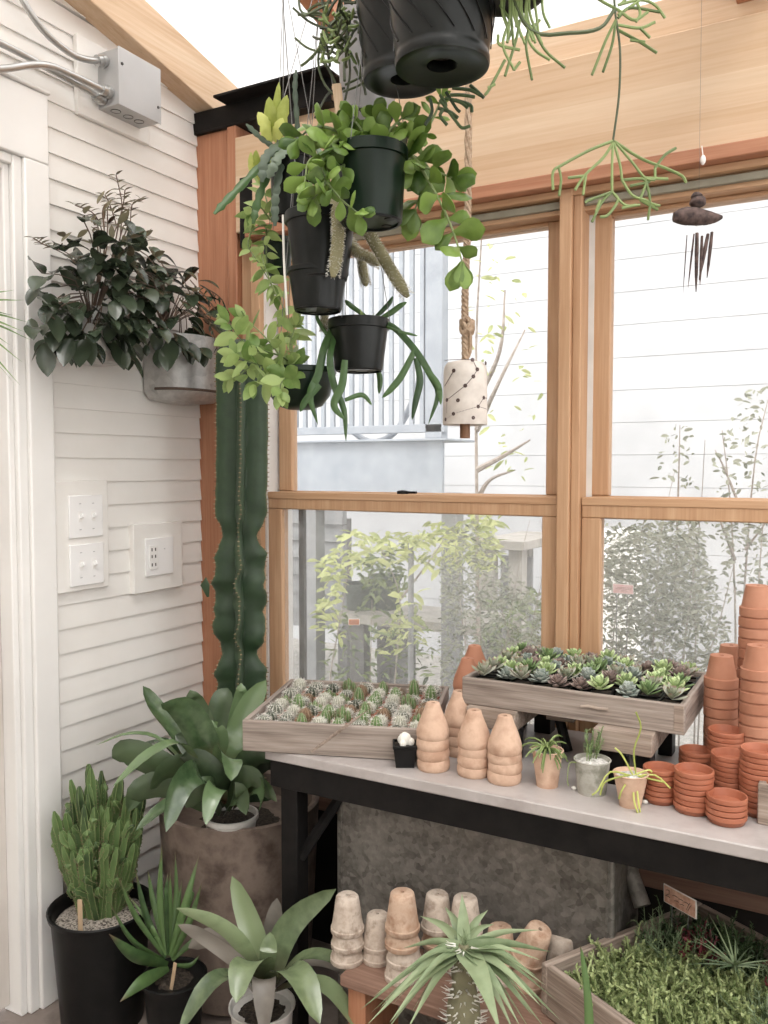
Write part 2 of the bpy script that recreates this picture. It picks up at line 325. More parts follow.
    def leaf(s, p, d, L, W, prof='oval', g=.5, n=6, fold=.2, rr=None, thick=0, side=None, twist=0):
        p = V(p); d = V(d).normalized(); pts = [p]
        sd = side
        if sd is None:
            sd = d.cross(UP); sd = sd if sd.length > .2 else RIGHT.copy()
        for i in range(n):
            pts.append(pts[-1]+d*L/n); d = (d+V((0, 0, -g/n))).normalized()
        return s.strap(pts, W, prof, sd, fold, rr, thick, twist)
    def build(s, name, mat, parent=None, bev=0, sharp=42, mats=None):
        me = bpy.data.meshes.new(name); me.from_pydata([tuple(x) for x in s.v], [], s.f); me.update()
        if len(s.c) == len(s.v):
            a = me.attributes.new('tc', 'FLOAT_COLOR', 'POINT'); a.data.foreach_set('color', [y for x in s.c for y in (*x, 1.0)])
        me.materials.append(M[mat] if isinstance(mat, str) else mat)
        bm = bmesh.new(); bm.from_mesh(me); bmesh.ops.recalc_face_normals(bm, faces=bm.faces); bm.to_mesh(me); bm.free()
        me.polygons.foreach_set('use_smooth', [True]*len(me.polygons))
        me.set_sharp_from_angle(angle=math.radians(sharp))
        o = bpy.data.objects.new(name, me); col.objects.link(o)
        if parent is not None:
            me.transform(WM[parent.name].inverted()); o.parent = parent; WM[o.name] = WM[parent.name]
        else: WM[o.name] = Matrix.Identity(4)
        if bev:
            b = o.modifiers.new('bevel', 'BEVEL'); b.width = bev; b.segments = 2; b.limit_method = 'ANGLE'; b.angle_limit = .7
        return o
PROF = {
    'strap': lambda t: (.75+.25*math.sin(math.pi*min(1, t*1.2)))*(1 if t < .72 else max(.02, math.cos((t-.72)/.28*math.pi/2)**.6)),
    'oval': lambda t: max(.03, math.sin(math.pi*min(1, .06+.94*t))**.8),
    'lance': lambda t: max(.02, (math.sin(math.pi*min(1, t**.7))*.95+.12*(1-t))),
    'paddle': lambda t: max(.05, (.22+.78*math.sin(math.pi*.5*min(1, t/.62))**2) if t < .62 else math.cos((t-.62)/.38*math.pi/2)**.55),
    'spike': lambda t: max(.02, 1-t**1.4),
    'blade': lambda t: max(.03, min(1, .55+1.2*t) if t < .4 else 1-((t-.4)/.6)**1.6),
    'lobed': lambda t: max(.05, math.sin(math.pi*min(1, .1+.9*t))**.6*(.82+.18*abs(math.sin(t*math.pi*4)))),
    'segs': lambda t: max(.12, .65+.35*abs(math.sin(t*math.pi*6)))*(1 if t < .93 else .5),
}
WM = {}
def tag(o, label, cat, group=None, kind=None):
    o['label'] = label; o['category'] = cat
    if group: o['group'] = group
    if kind: o['kind'] = kind
    return o
def thing(name, label, cat, loc=(0, 0, 0), rz=0, group=None):
    o = bpy.data.objects.new(name, None); col.objects.link(o); o.location = loc; o.rotation_euler = (0, 0, rz); o.empty_display_size = .05
    WM[o.name] = Matrix.Translation(V(loc)) @ Matrix.Rotation(rz, 4, 'Z'); return tag(o, label, cat, group)
def struct(name, mb, mat, parent=None, bev=0):
    o = mb.build(name, mat, parent, bev); 
    if parent is None: o['kind'] = 'structure'
    return o
def kids(o): return [c for c in bpy.data.objects if c.parent == o]
KID = {}
def dup(root, loc, rz=0, label=None, group=None, scale=None, tilt=None):
    if root.name not in KID: KID[root.name] = [(k, kids(k)) for k in kids(root)]
    r = root.copy(); col.objects.link(r); r.location = loc; r.rotation_euler = (tilt[0], tilt[1], rz) if tilt else (0, 0, rz)
    if scale: r.scale = (scale,)*3 if not isinstance(scale, tuple) else scale
    if label: r['label'] = label
    if group: r['group'] = group
    for k, gk in KID[root.name]:
        c = k.copy(); col.objects.link(c); c.parent = r
        for g in gk: d = g.copy(); col.objects.link(d); d.parent = c
    return r
def remove(root):
    for k in kids(root):
        for g in kids(k): bpy.data.objects.remove(g)
        bpy.data.objects.remove(k)
    bpy.data.objects.remove(root)
def bez(pts, n=12):
    """smooth curve through the points"""
    P = [V(p) for p in pts]; P = [P[0]*2-P[1]]+P+[P[-1]*2-P[-2]]; out = []
    segs = len(P)-3; k = max(2, n//segs)
    for i in range(segs):
        a, b, c, d = P[i:i+4]
        for j in range(k):
            t = j/k; out.append(.5*((2*b)+(c-a)*t+(2*a-5*b+4*c-d)*t*t+(3*b-a-3*c+d)*t**3))
    out.append(P[-2]); return out
def inpoly(x, y, poly):
    c = False; j = len(poly)-1
    for i in range(len(poly)):
        xi, yi = poly[i]; xj, yj = poly[j]
        if (yi > y) != (yj > y) and x < (xj-xi)*(y-yi)/(yj-yi)+xi: c = not c
        j = i
    return c
def sample(poly, k):
    xs = [p[0] for p in poly]; ys = [p[1] for p in poly]; out = []
    while len(out) < k:
        x = rnd.uniform(min(xs), max(xs)); y = rnd.uniform(min(ys), max(ys))
        if inpoly(x, y, poly): out.append((x, y))
    return out
def rdir(zmin=-1, zmax=1):
    a = rnd.uniform(0, 2*math.pi); z = rnd.uniform(zmin, zmax); q = math.sqrt(max(0, 1-z*z)); return V((q*math.cos(a), q*math.sin(a), z))

# ================================================================== SETTING
struct('floor', MB().bb(-.3, 3.6, -4.2, .1, -.08, 0), 'floor')
struct('ground_outside', MB().bb(-8, 12, .12, 9, -.1, -.02), 'outground')
# lapped siding of the left wall
EXP = .064
def siding(y0, y1, z0, z1, top=None):
    mb = MB(); z = z0; 
    while z < z1:
        zt = min(z+EXP, z1)
        def clip(y, zz): return min(zz, top(y)) if top else zz
        ya, yb = y0, y1
        if top and top(y1) < zt:                      # the boards end under the sloping rafter
            if top(y0) <= z: break
            if top(y1) < z: yb = y0+(y1-y0)*((top(y0)-z)/(top(y0)-top(y1)))
        vs = []
        for y in (ya, yb):
            h = max(z+.0005, min(zt, top(y) if top else zt))
            vs += [(-.02, y, z), (.0075, y, z), (.0075, y, z+.003 if h > z+.004 else h), (.001, y, h), (-.02, y, h)]
        mb.add(vs, [(0, 1, 2, 3, 4), (9, 8, 7, 6, 5)]+[(i, (i+1) % 5, 5+(i+1) % 5, 5+i) for i in range(5)])
        z += EXP
    return mb
RZ = lambda y: 2.463-.212*(y-.021)                   # underside of the sloping rafter
sd = siding(-.575, .012, -.002, 2.75, lambda y: RZ(y)+.07)
hd = siding(-1.5, -.575, 2.302, 3.0, lambda y: RZ(y)+.07); sd.add(hd.v, hd.f)
struct('wall_left', sd, 'siding')
struct('wall_left_sheathing', MB().bb(-.09, -.0205, -4.2, -1.68, 0, 3.6).bb(-.09, -.0205, -1.68, .12, 2.2, 3.35).bb(-.09, -.0205, -.60, .12, 0, 2.3), 'siding')
# door with casing
struct('door_1', MB().bb(-.07, -.035, -1.6, -.69, .02, 2.09).bb(-.035, -.028, -1.5, -.80, 1.1, 1.98).bb(-.035, -.028, -1.5, -.80, .2, .98), 'door', bev=.003)
tr = MB().prism([(-.60, -.02), (-.60, .026), (-.575, .026), (-.575, -.02)], 0, 2.28, 2) if False else MB()
tr.bb(-.02, .03, -.645, -.572, 0, 2.13).bb(-.02, .020, -.672, -.645, 0, 2.13).bb(-.06, .008, -.69, -.672, 0, 2.11)
tr.bb(-.02, .03, -1.62, -.572, 2.13, 2.30).bb(-.02, .02, -1.6, -.672, 2.105, 2.13).bb(-.06, .008, -1.6, -.69, 2.09, 2.11)
tr.bb(-.02, .03, -1.70, -1.62, 0, 2.13).bb(-.03, .036, -1.72, -.568, 2.301, 2.312)
struct('trim_1', tr, 'trim', bev=.004)
# rafter and other roof timbers
def rafter(x0, x1, h=.133, y0=-3.9, y1=.13, dz=0):
    mb = MB(); vs = []
    for x in (x0, x1):
        for (y, z) in ((y0, RZ(y0)-dz), (y1, RZ(y1)-dz), (y1, RZ(y1)+h), (y0, RZ(y0)+h)): vs.append((x, y, z))
    mb.add(vs, [(0, 1, 2, 3), (7, 6, 5, 4), (0, 4, 5, 1), (1, 5, 6, 2), (2, 6, 7, 3), (3, 7, 4, 0)]); return mb
struct('rafter_left', rafter(.0, .07), 'rafter', bev=.003)
struct('rafter_right', rafter(1.545, 1.625, y1=.03, dz=.055), 'red_z', bev=.003)
struct('rafter_middle', rafter(.575, .64, .12), 'red_z', bev=.003)
gy = [-3.9, .25]
struct('ceiling', MB().add([(-.1, gy[0], RZ(gy[0])+.137), (3.6, gy[0], RZ(gy[0])+.137), (3.6, gy[1], RZ(gy[1])+.137), (-.1, gy[1], RZ(gy[1])+.137)], [(0, 1, 2, 3)]) or None, 'roofglass') if False else None
cg = MB(); cg.add([(-.1, gy[0], RZ(gy[0])+.137), (3.6, gy[0], RZ(gy[0])+.137), (3.6, gy[1], RZ(gy[1])+.137), (-.1, gy[1], RZ(gy[1])+.137),
                   (-.1, gy[0], RZ(gy[0])+.143), (3.6, gy[0], RZ(gy[0])+.143), (3.6, gy[1], RZ(gy[1])+.143), (-.1, gy[1], RZ(gy[1])+.143)],
                  [(0, 1, 2, 3), (4, 7, 6, 5), (0, 4, 5, 1), (1, 5, 6, 2), (2, 6, 7, 3), (3, 7, 4, 0)])
struct('ceiling', cg, 'roofglass')
struct('wall_back', MB().bb(-.1, 3.7, -4.3, -4.2, 0, 3.4), 'siding')
struct('wall_right', MB().bb(3.6, 3.7, -4.2, .12, 0, 1.0).bb(3.6, 3.7, -4.2, .12, 2.3, 2.5), 'siding')
# window wall timbers
struct('post_corner', MB().bb(.0, .128, -.0, .12, 0, 2.397), 'red_z', bev=.004)
struct('post_side_board', MB().bb(.131, .166, -.012, .11, 0, 2.397), 'red_z', bev=.004)
struct('beam_header', MB().bb(.167, 3.6, -.018, .13, 2.078, 2.357), 'glulam', bev=.004)
struct('beam_upper_plate', MB().bb(.36, 3.6, .03, .13, 2.357, 2.46), 'rafter_x', bev=.003)
stl = MB().bb(.0, .50, -.012, .10, 2.3965, 2.403).bb(.0, .50, -.012, -.004, 2.403, 2.461).bb(.13, .52, -.07, .10, 2.461, 2.468)
struct('beam_steel', stl, 'blacksteel', bev=.001)
hb = MB().bb(.235, 3.6, -.062, -.018, 2.045, 2.077)
struct('trim_2', hb, 'red_x', bev=.003)
struct('trim_3', MB().bb(.235, 3.6, .0, .12, 1.995, 2.0775).bb(.235, 3.6, -.03, .0, 2.028, 2.045), 'fir_x', bev=.002)
wl = MB().bb(.27, 1.164, -.012, .0, 2.006, 2.024).bb(1.22, 3.6, -.012, .0, 2.006, 2.024)
struct('trim_4', wl, 'weather', bev=.002)
struct('trim_5', MB().bb(.232, .262, -.03, .12, .64, 2.045).bb(.167, .232, .01, .12, 0, 2.078), 'fir_z', bev=.002)
struct('trim_6', MB().bb(1.165, 1.196, -.034, .12, .64, 2.045).bb(1.196, 1.218, -.022, .12, .64, 2.045), 'fir_z', bev=.003)
struct('trim_7', MB().bb(.262, .270, -.008, .12, .64, 1.995).bb(1.157, 1.165, .038, .12, .64, 1.995).bb(1.218, 1.232, .038, .12, .64, 1.995), 'whiteliner')
struct('trim_8', MB().bb(.20, 3.6, -.065, .14, .616, .640), 'trim', bev=.003)       # window stool
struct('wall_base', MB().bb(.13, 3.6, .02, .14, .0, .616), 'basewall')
struct('baseboard_window', MB().bb(.13, 3.6, -.05, .02, .396, .474), 'plank', bev=.003)
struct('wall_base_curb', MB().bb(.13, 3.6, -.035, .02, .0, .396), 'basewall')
def window(n, x0, x1):
    lo = MB()
    lo.bb(x0, x1, -.004, .032, 1.257, 1.306).bb(x0, x0+.048, -.004, .032, .70, 1.257).bb(x1-.044, x1, -.004, .032, .70, 1.257).bb(x0, x1, -.004, .032, .6405, .70)
    w = lo.build('window_%d' % n, 'fir_z', None, .003); w['kind'] = 'structure'
    up = MB().bb(x0+.008, x0+.053, .04, .075, 1.31, 1.994).bb(x1-.050, x1-.008, .04, .075, 1.31, 1.994).build('upper_sash_stile', 'fir_z', w, .003)
    MB().bb(x0+.053, x1-.05, .04, .075, 1.985, 1.995).bb(x0+.008, x1-.008, .04, .075, 1.270, 1.31).build('upper_sash_rail', 'fir_x', w, .003)
    MB().bb(x0, x1, -.0065, .030, 1.2875, 1.3075).build('meeting_rail', 'fir_x', w, .002)
    MB().bb(x0+.048, x1-.044, .012, .016, .70, 1.257).build('lower_pane', 'dustglass', w)
    MB().bb(x0+.053, x1-.05, .056, .060, 1.31, 1.985).build('upper_pane', 'glass', w)
    lk = MB().lathe([(.001, 0), (.016, 0), (.016, .008), (.001, .011)], ((x0+x1)/2, .012, 1.3075)).box(((x0+x1)/2+.02, .010, 1.312), (.045, .011, .006))
    lk.build('sash_lock', 'blacksteel', w)
window(1, .270, 1.163); window(2, 1.219, 2.13)
struct('trim_9', MB().bb(2.13, 2.24, -.03, .12, .64, 2.045), 'fir_z')
struct('screen_frame', MB().bb(.318, .336, .085, .10, .66, 1.30), 'dark')

# black heater-like box hanging between post and window head
bx = on(243, 175, 1, -.02); 
t = thing('steel_bracket', 'black steel plate bolted on the wood beside the reddish corner post', 'bracket', (.2, -.018, 2.03))
MB().bb(.186, .231, -.022, .010, 2.03, 2.235).build('plate', 'blacksteel', t, .002)
MB().lathe([(.001, .004), (.006, .004), (.006, 0)], (.2, -.022, 2.2), 8, Matrix.Rotation(math.pi/2, 3, 'X')).build('bolt', 'blacksteel', t)

# ================================================================== WALL FITTINGS
t = thing('junction_box', 'grey steel electrical junction box high on the white siding under the rafter', 'electrical box', (.0, -.327, 2.33))
MB().bb(.012, .095, -.402, -.252, 2.330, 2.475).build('box_body', 'steelbox', t, .003)
MB().bb(.095, .098, -.404, -.250, 2.328, 2.477).build('cover', 'steelbox', t, .001)
for (y, z) in ((-.392, 2.435), (-.262, 2.37)):
    MB().lathe([(.0005, .002), (.004, .002), (.004, 0)], (.098, y, z), 10, Matrix.Rotation(math.pi/2, 3, 'Y')).build('screw', 'dark', t)
for (x, y) in ((.052, -.372), (.054, -.33), (.056, -.292)):
    MB().lathe([(.012, -.0012), (.0135, -.0012), (.0135, .0005), (.012, .0005)], (x, y, 2.33), 20).build('knockout', 'dark', t)
MB().bb(.004, .020, -.470, -.215, 2.298, 2.50).build('backing_board', 'siding', t, .002)
def conduit(pts, label, r=.0085):
    o = thing('conduit', label, 'conduit', pts[-1])
    c = bez(pts, 20); MB().tube(c, r, 12).build('pipe', 'conduit', o)
    e = V(pts[-1]); d = (c[-1]-c[-2]).normalized(); q = d.to_track_quat('Z', 'Y').to_matrix()
    MB().lathe([(.0085, -.03), (.0145, -.03), (.0145, -.015), (.0165, -.015), (.0165, -.006), (.0145, -.006), (.0145, .0), (.008, .0)], e, 14, q).build('connector', 'conduit', o)
ye = -.404
conduit([on(14, -30, 0, .05), on(23, 0, 0, .05), on(43, 30, 0, .05), on(67, 51, 0, .05), on(84, 59, 0, .05), (.05, ye, 2.447)], 'curved steel conduit entering the junction box from above')
conduit([on(-60, 70, 0, .066), on(0, 69, 0, .066), on(30, 65, 0, .066), on(50, 66, 0, .066), on(72, 75, 0, .066), (.066, ye, 2.362)], 'bent steel conduit nearest the viewer running left from the box')
conduit([on(-60, 16, 0, .042), on(0, 43, 0, .042), on(33, 60, 0, .042), on(60, 75, 0, .042), on(80, 86, 0, .042), (.042, ye, 2.350)], 'straight steel conduit slanting down behind the bent one')

def plate(y0, y1, z0, z1, x, parent, toggles, outlet=False):
    p = MB().bb(x, x+.006, y0, y1, z0, z1).build('cover_plate', 'plate', parent, .002)
    for ty in toggles:
        MB().bb(x+.006, x+.0065, ty-.006, ty+.006, (z0+z1)/2-.014, (z0+z1)/2+.014).build('toggle_slot', 'trim', p)
        MB().box((x+.012, ty, (z0+z1)/2+.002), (.014, .006, .011), Matrix.Rotation(-.4, 3, 'Y')).build('toggle', 'plate', p, .001)
        for zz in (z0+.022, z1-.022): MB().bb(x+.006, x+.0072, ty-.003, ty+.003, zz-.001, zz+.001).build('screw', 'steelbox', p)
    return p
t = thing('switch_board', 'pair of stacked white double toggle switch plates on one cream board', 'light switches', (.012, -.48, 1.0))
MB().bb(.0, .022, -.568, -.395, 1.055, 1.345).build('backing_board', 'siding', t, .002)
plate(-.530, -.418, 1.195, 1.307, .022, t, (-.495, -.452)); plate(-.530, -.418, 1.068, 1.178, .022, t, (-.495, -.452))
t = thing('outlet_board', 'white wall outlet plate on a square cream board right of the switches', 'outlet', (.012, -.2, 1.0))
MB().bb(.0, .022, -.303, -.105, 1.02, 1.218).build('backing_board', 'siding', t, .002)
p = MB().bb(.022, .028, -.262, -.150, 1.065, 1.175).build('cover_plate', 'plate', t, .002)
MB().bb(.028, .031, -.250, -.216, 1.085, 1.155).build('receptacle', 'trim', p, .001)
for zz in (1.098, 1.122, 1.142):
    MB().bb(.031, .0315, -.243, -.239, zz-.004, zz+.005).bb(.031, .0315, -.229, -.225, zz-.004, zz+.005).build('outlet_slot', 'dark', p)
MB().bb(.028, .0285, -.190, -.184, 1.14, 1.142).build('screw', 'steelbox', p)
for i, (py_, pz_) in enumerate(((427, 148), (427, 181))): pass
# ================================================================== POTS
def pot_mb(rt, rb, h, rim=.02, th=.003, lip=.004, c=(0, 0, 0), n=32, M3=None, inv=False, hole=0.0):
    pf = [(max(hole, .0008), 0), (rb, 0), (rb*1.01, .003), (rt-lip-.001, h-rim), (rt, h-rim+.001), (rt, h-.001), (rt-.001, h), (rt-th, h), (rt-th-lip*.6, h-rim), (rb-th*.7, th), (max(hole, .0008), th)]
    if hole: pf.append(pf[0])
    if inv: pf = [(r, h-z) for (r, z) in pf]
    return MB().lathe(pf, c, n, M3)
def soil_mb(r, z, c, h=.006, n=28, seed=0):
    c = V(c); mb = MB(); rings = 7; vs = [c+V((0, 0, z+h))]; 
    for i in range(1, rings+1):
        for k in range(n):
            a = 2*math.pi*k/n; q = r*i/rings; vs.append(c+V((q*math.cos(a), q*math.sin(a), z+h*(1-(i/rings)**2)+(noise.noise(V((q*90*math.cos(a), q*90*math.sin(a), seed)))*.004 if i < rings else 0))))
    fs = [(0, 1+k, 1+(k+1) % n) for k in range(n)]+[(1+(i-1)*n+k, 1+i*n+k, 1+i*n+(k+1) % n, 1+(i-1)*n+(k+1) % n) for i in range(1, rings) for k in range(n)]
    mb.add(vs, fs); return mb
def zat(b, px, py):
    q = ray(px, py); return CAM.z+q.z*math.hypot(b.x-CAM.x, b.y-CAM.y)/math.hypot(q.x, q.y)
ORD = ['top', 'second', 'third', 'fourth', 'fifth', 'sixth', 'seventh', 'eighth', 'ninth', 'tenth', 'eleventh', 'twelfth', 'thirteenth', 'fourteenth', 'fifteenth', 'sixteenth', 'seventeenth', 'eighteenth']
def ordlab(i, n):
    if i == 0: return 'topmost'
    if i == n-1: return 'lowest'
    return ORD[i]+' from the top'
TZ = .752
# ---------------- the bench
t = thing('potting_bench', 'long bench with worn pale top and black steel frame under the window', 'bench', (1.4, -.3, 0))
MB().bb(.665, 2.6, -.548, -.078, .728, TZ).build('bench_top', 'tabletop', t, .003)
MB().bb(.675, 2.6, -.541, -.533, .668, .728).bb(.675, .683, -.533, -.09, .668, .728).bb(.675, 2.6, -.098, -.09, .668, .728).build('apron', 'blacksteel', t, .001)
for (x, y) in ((.715, -.505), (.80, -.40), (2.3, -.505), (2.3, -.13)):
    MB().bb(x-.022, x+.022, y-.022, y+.022, 0, .728).build('leg', 'blacksteel', t, .002)
MB().tube([(.73, -.505, .50), (.81, -.42, .66), (.84, -.41, .72)], .013, 6).build('brace', 'blacksteel', t)
# ---------------- tank under the bench
t = thing('galvanised_tank', 'large grey galvanised steel tank standing under the bench', 'tank', (1.1, -.27, 0))
tk = MB().prism([(.785, -.44), (1.418, -.44)]+[(1.418-.05+.05*math.cos(a_), -.24+.08*math.sin(a_)) for a_ in [math.pi/2*i/6 for i in range(7)]]+[(.785, -.16)], 0.0, .655, 2)
tk.build('tank_body', 'tank', t, .006)
MB().bb(.782, 1.421, -.444, -.437, .640, .657).build('rim', 'tank', t, .002)
MB().tube([(.80, -.4415, .02), (.80, -.4415, .64)], .003, 6).build('seam', 'tank', t); MB().tube([(1.405, -.4415, .02), (1.405, -.4415, .64)], .003, 6).build('seam', 'tank', t)
MB().tube([(1.40, -.30, .585), (1.452, -.345, .50)], .017, 12).build('drain_pipe', 'tank', t)

# ================================================================== STACKS ON THE BENCH
# prototypes
def proto_pot(name, mat, mb): r = thing(name, 'x', 'pot'); mb.build('pot_body', mat, r); return r
def std_inv():       # upside-down standard pot with rim band and drain hole
    r = thing('terracotta_pot', 'x', 'flower pot')
    pot_mb(.0325, .0215, .062, .0185, .0026, .0025, inv=True, hole=.005, n=40).build('pot_body', 'terra', r); return r
def saucer_p():
    r = thing('terracotta_saucer', 'x', 'saucer')
    MB().lathe([(.0008, 0), (.0285, 0), (.0305, .0012), (.0335, .0085), (.0347, .0092), (.0350, .0135), (.0345, .0165), (.0335, .0172), (.0318, .0165), (.0285, .0035), (.0008, .003)], (0, 0, 0), 40).build('dish', 'saucer', r); return r
def bell_inv(mat, name='clay_pot'):       # upside-down shouldered pot
    r = thing(name, 'x', 'flower pot')
    pf = [(.005, .074), (.0125, .075), (.0145, .0735), (.0155, .069), (.0195, .058), (.0255, .044), (.0312, .028), (.0345, .015), (.0345, .007), (.0325, .001), (.0315, 0), (.0300, .0005), (.0285, .020), (.024, .040), (.015, .060), (.011, .068), (.005, .0695), (.005, .074)]
    MB().lathe(pf, (0, 0, 0), 40).build('pot_body', mat, r); return r
def long_inv(mat):
    r = thing('old_clay_pot', 'x', 'flower pot')
    mb = MB().lathe([(.004, .076), (.0205, .0757), (.0235, .073), (.0255, .062), (.0300, .030), (.0328, .011), (.0348, .0095), (.0350, .0012), (.034, 0), (.0318, .0), (.0308, .02), (.0225, .066), (.004, .070), (.004, .076)], (0, 0, 0), 36)
    mb.v = [tuple(V(v)+V(v).normalized()*.0007*noise.noise(V(v)*60)) for v in mb.v]; mb.build('pot_body', mat, r); return r
P_STD = std_inv(); P_SAU = saucer_p(); P_BELL = bell_inv('terrapale'); P_BELL2 = bell_inv('terra'); P_OLD = long_inv('terraold'); P_OLDO = long_inv('terraorange')
def stack(proto, px, pybase, z0, n, sp, what, where, group, r=.034, jit=.0008, scale=1.0, topsp=None, pyref=None, D=None):
    if D is None: b = on(px, pybase, 2, z0); b = V((b.x, b.y, z0))-TOWARD*r*scale
    else: b = PD(px, 750, D); b.z = z0
    for i in range(n):                          # i counts from the base
        k = n-1-i
        lab = ('%s %s of %s' % (ordlab(k, n), what, where)) if n > 1 else '%s %s' % (what, where)
        dup(proto, (b.x+rnd.uniform(-jit, jit), b.y+rnd.uniform(-jit, jit), z0+i*sp*scale), rnd.uniform(0, 6), lab, group, scale)
    return b
G = 'upside-down terracotta pots stacked at the right of the bench'
def pstack(px, top, D, where):
    P = PD(px, 745, D); zt = zat(P, px, top); s = 1.02
    n = max(2, round((zt-TZ-.062*s)/(.0208*s))+1); sp = (zt-TZ-.062*s)/(n-1)/s
    stack(P_STD, px, 0, TZ, n, sp, 'terracotta pot', where, G, D=D, scale=s)
pstack(720, 655, 1.745, 'the shortest front stack by the succulent tray')
pstack(729, 645, 1.86, 'the stack behind the short front pot stack')
pstack(757, 645, 1.655, 'the wide stack at the right edge')
pstack(753, 585, 1.765, 'the tallest pot stack against the window')
GS = 'red terracotta saucers stacked on the bench'
def sstack(px, bot, top, n, where, D=None, s=1.0):
    b = on(px, bot, 2, TZ)-TOWARD*.029*s if D is None else PD(px, 780, D)
    zt = zat(b, px, top+6); sp = max(.0085, min(.0125, (zt-TZ-.0172*s)/(n-1)/s)); n = max(2, round((zt-TZ-.0172*s)/s/.0098)+1); sp = (zt-TZ-.0172*s)/(n-1)/s
    for i in range(n):
        dup(P_SAU, (b.x+rnd.uniform(-.0008, .0008), b.y+rnd.uniform(-.0008, .0008), TZ+i*sp*s), rnd.uniform(0, 6), '%s saucer of %s' % (ordlab(n-1-i, n), where), GS, s)
sstack(733, 828, 789, 6, 'the low stack nearest the bench edge')
sstack(699, 817, 763, 8, 'the stack second from the front edge')
sstack(665, 806, 761, 7, 'the stack beside the stringy little plant', s=.92)
sstack(730, 0, 747, 8, 'the middle stack below the short pot stack', D=1.60)
sstack(696, 0, 743, 6, 'the stack right under the tray corner', D=1.68, s=.95)
sstack(725, 0, 723, 4, 'the stack touching the short pot stack', D=1.67)
sstack(760, 0, 742, 9, 'the tall stack behind the right-edge box', D=1.545, s=1.02)
GB = 'shouldered clay pots stacked upside down on the bench'
def bstack(px, bot, n, sp, where, D=None, proto=None, s=1.0): stack(proto or P_BELL, px, bot, TZ, n, sp, 'shouldered clay pot', where, GB, D=D, scale=s)
bstack(434, 774, 4, .0215, 'the dusty stack beside the small black pot')
bstack(476, 780, 4, .0195, 'the middle stack of the three in front')
bstack(507, 787, 4, .0195, 'the stack beside the grassy plant')
bstack(459, 766, 4, .0215, 'the stack behind the front three', D=1.87)
bstack(467, 0, 5, .026, 'the stack left of the succulent tray', D=2.02, proto=P_BELL2)
bstack(474, 0, 5, .026, 'the rear stack nearest the window glass', D=2.12, proto=P_BELL2, s=1.05)

# ---------------- old pots on the low shelf
SZ = .374
t = thing('low_shelf', 'low reddish wooden shelf in front of the galvanised tank', 'shelf', (1.3, -.58, 0))
MB().bb(.935, 1.80, -.665, -.50, SZ-.022, SZ).build('shelf_board', 'plank', t, .003)
for x in (.965, 1.75): MB().bb(x-.02, x+.02, -.65, -.51, 0, SZ-.022).build('leg', 'red_z', t, .002)
GO = 'old clay pots stacked upside down on the low shelf'
def ostack(px, top, D, n, where, protos, sp=.0, s=1.0, y=None):
    P = PD(px, 930, D); zt = zat(P, px, top); s0 = s
    sp = (zt-SZ-.076*s)/(n-1) if n > 1 else 0
    for i in range(n):
        pr = protos[(n-1-i) % len(protos)]
        dup(pr, (P.x+rnd.uniform(-.002, .002), P.y+rnd.uniform(-.002, .002), SZ+i*sp), rnd.uniform(0, 6), ('%s old clay pot of %s' % (ordlab(n-1-i, n), where)), GO, s)
ostack(347, 895, 1.735, 3, 'the leftmost pale stack', [P_OLD, P_OLD, P_OLD], s=.98)
ostack(378, 914, 1.74, 2, 'the short stack second from left', [P_OLD], s=.92)
ostack(403, 892, 1.675, 4, 'the tall orange-topped stack', [P_OLDO, P_OLDO, P_OLD, P_OLD], s=1.0)
ostack(438, 893, 1.73, 3, 'the mossy stack after the orange-topped', [P_OLD, P_OLDO, P_OLD], s=.96)
ostack(466, 897, 1.69, 3, 'the stack behind the palm crown', [P_OLD], s=1.0)
ostack(500, 926, 1.67, 2, 'the short stack right of the palm', [P_OLDO, P_OLD], s=.96)
ostack(528, 955, 1.65, 2, 'the stack that carries the tipped pot', [P_OLD, P_OLDO], s=1.0)
P = PD(527, 957, 1.645); dup(P_OLDO, P, 1.0, 'old clay pot tipped to the left on the last stack beside the crate', GO, 1.0, (.42, .1))
P = PD(562, 962, 1.70); dup(P_OLD, (P.x, P.y, SZ), 1.0, 'lone old clay pot half hidden behind the crate corner', GO, .95)
for r_ in (P_STD, P_SAU, P_BELL, P_BELL2, P_OLD, P_OLDO): remove(r_)

# ---------------- three small planted pots on the bench
def small_pot(name, label, px, bot, rt, rb, h, mat, soilmat='whitegravel'):
    b = on(px, bot, 2, TZ); b = V((b.x, b.y, TZ))-TOWARD*rb*.9
    t = thing(name, label, 'potted plant', b); pot_mb(rt, rb, h, .002, .003, .001, c=b, n=36).build('pot', mat, t); soil_mb(rt-.004, h-.008, b).build('soil', soilmat, t); return t, b
t, b = small_pot('potted_succulent', 'small terracotta pot with drooping grassy green stems beside the clay pots', 549, 789, .032, .021, .073, 'terrapale')
mb = MB(); c0 = b+V((0, 0, .07))
for i in range(34):
    d = rdir(.1, .9); d = (d-RIGHT*.35).normalized(); L = rnd.uniform(.035, .075)
    pts = [c0]; 
    for k in range(5): pts.append(pts[-1]+d*L/5); d = (d+V((0, 0, -.38))).normalized()
    mb.tube(pts, [.0022, .0022, .002, .002, .0018, .001], 5)
mb.build('foliage', 'rhip', t)
t, b = small_pot('potted_succulent', 'squat grey mossy pot with a rosemary-like sprig, middle of three', 595, 797, .036, .027, .066, 'concretepot')
mb = MB(); st = MB()
